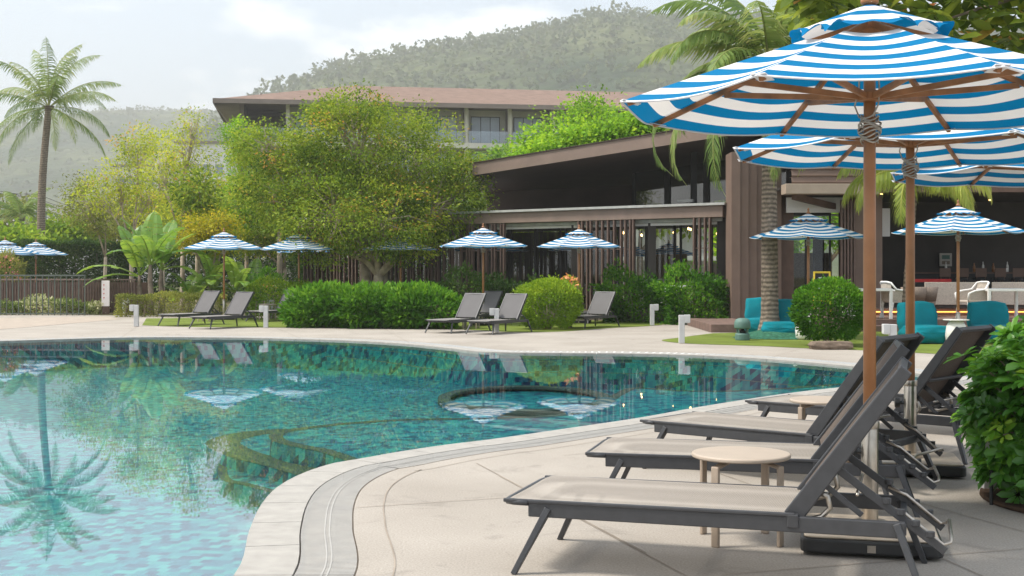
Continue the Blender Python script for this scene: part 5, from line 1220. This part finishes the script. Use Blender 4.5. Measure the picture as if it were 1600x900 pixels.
def wtable(w_=1.0, d_=.8, h=.72):
    e = empty('white_table', (0,0,0), cat='table')
    MB().box(-w_/2,w_/2,-d_/2,d_/2,h-.06,h).build('table_top', M['white_paint'], e, bevel=.005)
    MB().box(-w_/2+.03,w_/2-.03,-d_/2+.03,d_/2-.03,h+.001,h+.008).build('glass_top', M['window_glass'], e)
    for sx, sy in ((-1,-1),(1,-1),(-1,1),(1,1)): MB().box(*sorted((sx*w_/2,sx*(w_/2-.07))),*sorted((sy*d_/2,sy*(d_/2-.07))),0,h-.0605).build('leg', M['white_paint'], e, bevel=.004)
    return e
def bench(w_=1.5):
    e = empty('wicker_bench', (0,0,0), cat='bench')
    MB().box(-w_/2,w_/2,-.06,.0,.28,.86).build('backrest', M['wicker'], e, bevel=.012)
    MB().box(-w_/2,w_/2,.002,.55,.28,.42).build('seat', M['wicker'], e, bevel=.012)
    for s in (-1,1): MB().box(*sorted((s*w_/2,s*(w_/2-.06))),-.05,.5,0,.278).build('leg', M['white_paint'], e)
    v_, f_ = blob_mesh((w_*.9,.5,.12), (0,.27,.47), n=5, rnd=3); MB().add(v_,f_).build('cushion', M['cream_cushion'], e, smooth=True)
    return e
ca = chair_arm(); tu = tub(); wt = wtable(); be = bench()
first = set()
def place(o, u, y, z, rz, lb, gp, s=1):
    loc = (X(u,y), y, z)
    if o.name not in first:
        first.add(o.name); o.location = loc; o.rotation_euler = (0,0,R(rz)); o['label'] = lb; o['group'] = gp; o.scale = (s,s,s); return o
    return copy_tree(o, None, loc, R(rz), s, lb, gp)
gt = 'white dining tables'
place(wt, 1355, 31.0, .28, 0, 'white dining table on the terrace edge right of the round bush', gt)
place(wt, 1567, 30.9, .28, 0, 'white dining table on the terrace at the right edge of the picture', gt)
place(wt, 1300, 32.3, .28, 0, 'white dining table mostly hidden behind the round bush by the palm', gt)
place(wt, 1072, 36.2, .30, -36, 'white dining table inside the restaurant behind the leafy hedge', gt)
place(wt, 960, 39.0, .30, -36, 'white dining table inside the restaurant behind the slats', gt)
place(wt, 830, 41.5, .30, -36, 'white dining table inside the restaurant above the round bush', gt)
ga = 'white framed wicker armchairs'
place(ca, 1402, 31.0, .28, 100, 'white framed armchair between the two near parasol poles', ga)
place(ca, 1518, 31.0, .28, -80, 'white framed armchair left of the white table at the right edge', ga)
place(ca, 1129, 36.2, .30, 150, 'white armchair inside the restaurant next to the ribbed pillar', ga)
place(ca, 1035, 37.6, .30, 20, 'white armchair inside the restaurant left of the white table by the pillar', ga)
place(ca, 1010, 37.2, .30, 200, 'white armchair inside the restaurant facing the slats', ga)
place(ca, 905, 40.0, .30, 30, 'white armchair inside the restaurant above the far lawn loungers', ga)
gg = 'brown wicker tub chairs'
place(tu, 1427, 31.9, .28, 200, 'brown wicker tub chair with a pale cushion left of its twin', gg)
place(tu, 1445, 32.3, .28, 170, 'brown wicker tub chair tucked against the light wicker bench', gg)
gh = 'light wicker benches'
place(be, 1490, 32.75, .28, 0, 'light wicker bench with its back to the pool behind the parasol', gh, 1)
place(be, 1595, 32.75, .28, 0, 'light wicker bench with its back to the pool at the right edge', gh)
# things on the terrace and in the bar
e = empty('menu_board', (X(1285,31.6),31.6,.28), 'yellow framed black menu board on legs with a sheet of paper, behind the round bush', 'menu board')
f_ = MB()
for s in (-1,1): f_.bar((s*.21,0,.0),(s*.19,.05,1.13),.045,.03)
f_.bar((-.21,.05,1.11),(.21,.05,1.11),.03,.045).bar((-.2,.02,.4),(.2,.02,.4),.03,.04); f_.build('frame', M['yellow_paint'], e, bevel=.004)
b_ = MB().add([(-.18,.012,.42),(.18,.012,.42),(.175,.045,1.09),(-.175,.045,1.09),(-.18,.03,.42),(.18,.03,.42),(.175,.062,1.09),(-.175,.062,1.09)],[(0,1,2,3),(7,6,5,4),(0,4,5,1),(2,6,7,3)]).build('board', M['black_paint'], e)
MB().add([(-.10,.005,.62),(.10,.005,.62),(.09,.034,.99),(-.09,.034,.99)],[(0,1,2,3)]).build('paper', M['paper'], b_)
e = empty('wall_cabinet', tuple(P(1477,416,39.3)), 'small pale framed notice with green picture on the dark bar wall', 'wall notice')
MB().box(-.19,.19,-.05,.0,0,.40).build('frame', M['cream_cushion'], e, bevel=.006); MB().box(-.12,.12,-.056,-.0505,.22,.34).build('picture', M['green_plastic'], e); MB().box(-.12,.12,-.056,-.0505,.06,.16).build('picture', M['brown_wicker'], e)
def bstool():
    e = empty('bar_stool', (0,0,0), cat='bar stool')
    MB().lathe([(.17,.70),(.18,.72),(.18,.75),(.16,.77)], 16).build('seat', M['black_paint'], e)
    MB().box(-.16,.16,.13,.16,.80,1.05).bar((-.12,.14,.74),(-.12,.15,.82),.02,.02).bar((.12,.14,.74),(.12,.15,.82),.02,.02).build('backrest', M['dark_wood'], e, bevel=.01)
    for a in (45,135,225,315): MB().bar((.12*math.cos(R(a)),.12*math.sin(R(a)),.7),(.2*math.cos(R(a)),.2*math.sin(R(a)),0),.025,.025).build('leg', M['dark_wood'], e)
    return e
bs = bstool()
for i, (u, w1) in enumerate(((1474,'first bar stool from the left at the dark bar counter'),(1502,'bar stool just right of the parasol pole at the dark bar'),(1530,'bar stool between the parasol pole and the right edge at the dark bar'),(1560,'bar stool second from the right edge at the dark bar'),(1588,'bar stool at the dark bar nearest the right edge'))):
    place(bs, u, 36.4, .46, 180, w1, 'bar stools')
def bottle(h, r):
    return MB().lathe([(r,0),(r,h*.6),(r*.4,h*.78),(r*.38,h),(.001,h)], 10)
gbn = 'bottles and jars on the bar'
bo1 = bottle(.3,.035).build('bottle', M['white_ceramic'], None, smooth=True); bo2 = bottle(.26,.04).build('bottle', M['wood'], None, smooth=True)
for i, (u, kk, lb) in enumerate(((1478,0,'pale bottle on the dark bar, first from the left'),(1522,1,'amber bottle on the dark bar right of the parasol pole'),(1536,0,'pale bottle on the dark bar between the amber ones'),(1552,1,'amber bottle on the dark bar, second amber one from the pole'),(1574,0,'pale bottle on the dark bar closest to the right edge'))):
    src = bo2 if kk else bo1
    o = src if i in (0, 1) else src.copy()
    if i > 1: C.objects.link(o)
    o.location = (X(u,37.3), 37.3, 1.401); tag(o, lb, 'bottle', gbn)
e = MB().lathe([(.14,0),(.17,.05),(.17,.10),(.15,.11)], 18).build('white_bowl', M['white_ceramic'], None, loc=(X(1566,37.3),37.3,1.401), smooth=True); tag(e, 'low white lampshade like bowl on the dark bar near the right edge', 'bowl')
e = MB().box(-.6,.6,-.02,.02,.0,.08).build('red_runner', M['red_cloth'], None, loc=(X(1440,33.4),33.4,1.12)); 
tag(e, 'narrow red padded back cushion along the top of the pale bench behind the tub chairs', 'cushion'); e.location.z = 1.02+.12; e.location.y = 32.9
# ------------------------------------------------------------------ hotel
HA = Vector((X(372,105),105,0)); HB = Vector((X(1180,112),112,0)); hd = (HB-HA).normalized(); hb = Vector((-hd.y,hd.x,0)); HL = (HB-HA).length
ho = empty('hotel', tuple(HA), 'long pale hotel with red brown hipped roof rising behind the trees', 'hotel', rz=math.atan2(hd.y, hd.x))
EZ = 15.4
MB().box(3.95,HL,2.0,13,0,EZ-.1).build('wall', M['hotel_wall'], ho)
MB().box(.25,3.9,3.2,13,0,12.3).build('wall', M['hotel_wall'], ho)
MB().box(.25,.55,1.0,13,12.3,EZ-.1).box(.6,3.9,6,6.2,12.3,EZ-.1).build('loggia_wall', M['hotel_dark'], ho)
ov = 1.9; e0 = [(-ov,-1.2,EZ),(HL,-1.2,EZ),(HL,15,EZ),(-ov,15,EZ)]; r0, r1 = (9.3,7,EZ+2.5), (HL,7,EZ+2.5)
MB().add(e0+[r0,r1], [(0,1,5,4),(1,2,5),(2,3,4,5),(3,0,4)]).build('roof', M['hotel_roof'], ho)
MB().box(-ov-.05,HL,-1.3,-1.2-.01,EZ-.32,EZ+.06).box(-ov-.05,-ov,-1.2,15,EZ-.32,EZ+.06).build('roof_edge', M['hotel_trim'], ho)
MB().add([(-ov,-1.2,EZ-.1),(HL,-1.2,EZ-.1),(HL,15,EZ-.1),(-ov,15,EZ-.1)],[(3,2,1,0)]).build('soffit', M['hotel_trim'], ho)
MB().add([(-ov,-1.2,EZ-.33),(-ov,2.2,EZ-.33),(.0,2.2,12.7),(.0,.4,12.7)],[(0,1,2,3)]).build('sloped_fin', M['hotel_trim'], ho)
bay = 3.72; nb_ = int((HL-.2)/bay)
for k in range(nb_+1):
    x = .3+k*bay
    MB().box(x-.16,x+.16,.2,.55,0,EZ-.11).box(x-.045,x+.045,.1,.2,0,EZ-.12).build('column', M['hotel_wall'] if k else M['hotel_trim'], ho)
    MB().box(x-.12,x+.12,.55,2.0,0,EZ-.11).build('partition', M['hotel_trim'], ho)
for fl in range(4):
    zb = 12.3-fl*3.15
    MB().box(.0,HL,.0,2.0,zb-.45,zb).build('balcony_slab', M['hotel_wall'], ho)
    for k in range(nb_):
        x = .3+k*bay
        if fl < 3:
            if k: 
                w_ = MB()
                for q in range(4): w_.box(x+.62+q*.82-.03,x+.62+q*.82+.03,1.93,1.99,zb+.05,zb+2.45)
                w_.box(x+.6,x+3.1,1.93,1.99,zb+2.40,zb+2.46); w_ = w_.build('window', M['black_paint'], ho)
                MB().box(x+.64,x+3.06,1.95,1.98,zb+.06,zb+2.4).build('pane', M['curtain_glass'], w_)
            MB().box(x+.2,x+bay-.2,.08,.11,zb+.03,zb+1.0).build('balustrade_glass', M['glass_pale'], ho)
lv = MB()
for q in range(24): lv.box(.62,3.85,4.0,4.05,12.45+q*.115,12.5+q*.115)
lv.build('louvre_screen', M['hotel_trim'], ho)
MB().tube([(1.8,1,EZ+.3),(1.8,1,EZ+.9)], .05,6).build('roof_vent', M['hotel_trim'], ho)
# pale buildings far at the left
e = empty('white_building', (X(255,170),170,0), 'white building with flat roof showing through the sparse yellow trees', 'building')
MB().box(-6.5,1.2,0,10,0,15.4).box(1.3,8.2,1,10,0,18.6).box(-1,.4,-.5,-.01,0,17.2).build('wall', M['white_far'], e)
MB().box(-6.8,1.25,-.3,10,15.41,15.7).box(1.2,8.5,.7,10,18.61,18.9).build('roof', M['hotel_trim'], e)
for zz in (3.5,7,10.5,13.2):
    for q in range(5): MB().box(-6+q*1.4,-5.1+q*1.4,-.04,-.005,zz-.6,zz+.8).build('window', M['window_glass'], e)
    for q in range(4): MB().box(1.9+q*1.6,2.9+q*1.6,.96,.995,zz+1.2,zz+2.6).build('window', M['window_glass'], e)
e = empty('white_building', (X(50,190),190,0), 'hazy white building between palm crowns at the far left', 'building')
MB().box(-3.2,2.6,0,8,0,11.2).box(-3.4,-1,-1,-.01,0,9).build('wall', M['white_far'], e)
for zz in (4.5,7.6,10):
    for q in range(4): MB().box(-2.9+q*1.4,-2+q*1.4,-.04,-.005,zz-.8,zz+.5).build('window', M['window_glass'], e)
e = empty('low_shed', (X(92,130),130,0), 'low pale roofed shed right of the coconut trunk beyond the hedge', 'building')
MB().box(-2.2,1.6,0,5,0,4.6).build('wall', M['white_far'], e); MB().add([(-2.6,-.6,4.55),(2,-.6,4.55),(2,5.4,5.6),(-2.6,5.4,5.6)],[(0,1,2,3)]).build('roof', M['grey_flash'], e)
# utility poles and wires
e = empty('utility_pole', (X(41,100),100,0), 'grey concrete utility pole with crossarms and a transformer beyond the fence', 'utility pole')
MB().tube([(0,0,0),(0,0,7.6)], [.14,.10], 10).build('pole', M['concrete_grey'], e)
for z in (7.3,6.3): MB().box(-1.0,1.0,-.06,.06,z-.05,z+.05).build('crossarm', M['concrete_grey'], e)
for z in (7.3,6.3):
    for q in (-.9,-.45,.45,.9): MB().lathe([(.04,0),(.06,.05),(.03,.1),(.05,.15),(.02,.2)], 8, (q,0,z+.05)).build('insulator', M['brown_wicker'], e)
MB().tube([(-.35,-.2,3.6),(-.35,-.2,4.6)], .22, 12).build('transformer', M['grey_flash'], e)
for q, z in ((-.9,7.5),(0,7.5),(.9,7.5),(-.9,6.5),(.9,6.5)):
    p0, p1 = Vector((X(41,100)+q,100,z)), Vector((X(190,125)+q,125,z+.8)); pts = [p0.lerp(p1,i/12)-Vector((0,0,1.0*math.sin(math.pi*i/12))) for i in range(13)]
    p2 = Vector((X(-60,92)+q,92,z+.3)); pts = [p2.lerp(p0,i/8)-Vector((0,0,.3*math.sin(math.pi*i/8))) for i in range(8)]+pts
    MB().tube(pts, .022, 4).build('power_line', M['wire'], e, world=True)
print('objects', len(bpy.data.objects), 'tris', sum(len(o.data.polygons) for o in bpy.data.objects if o.type == 'MESH'))
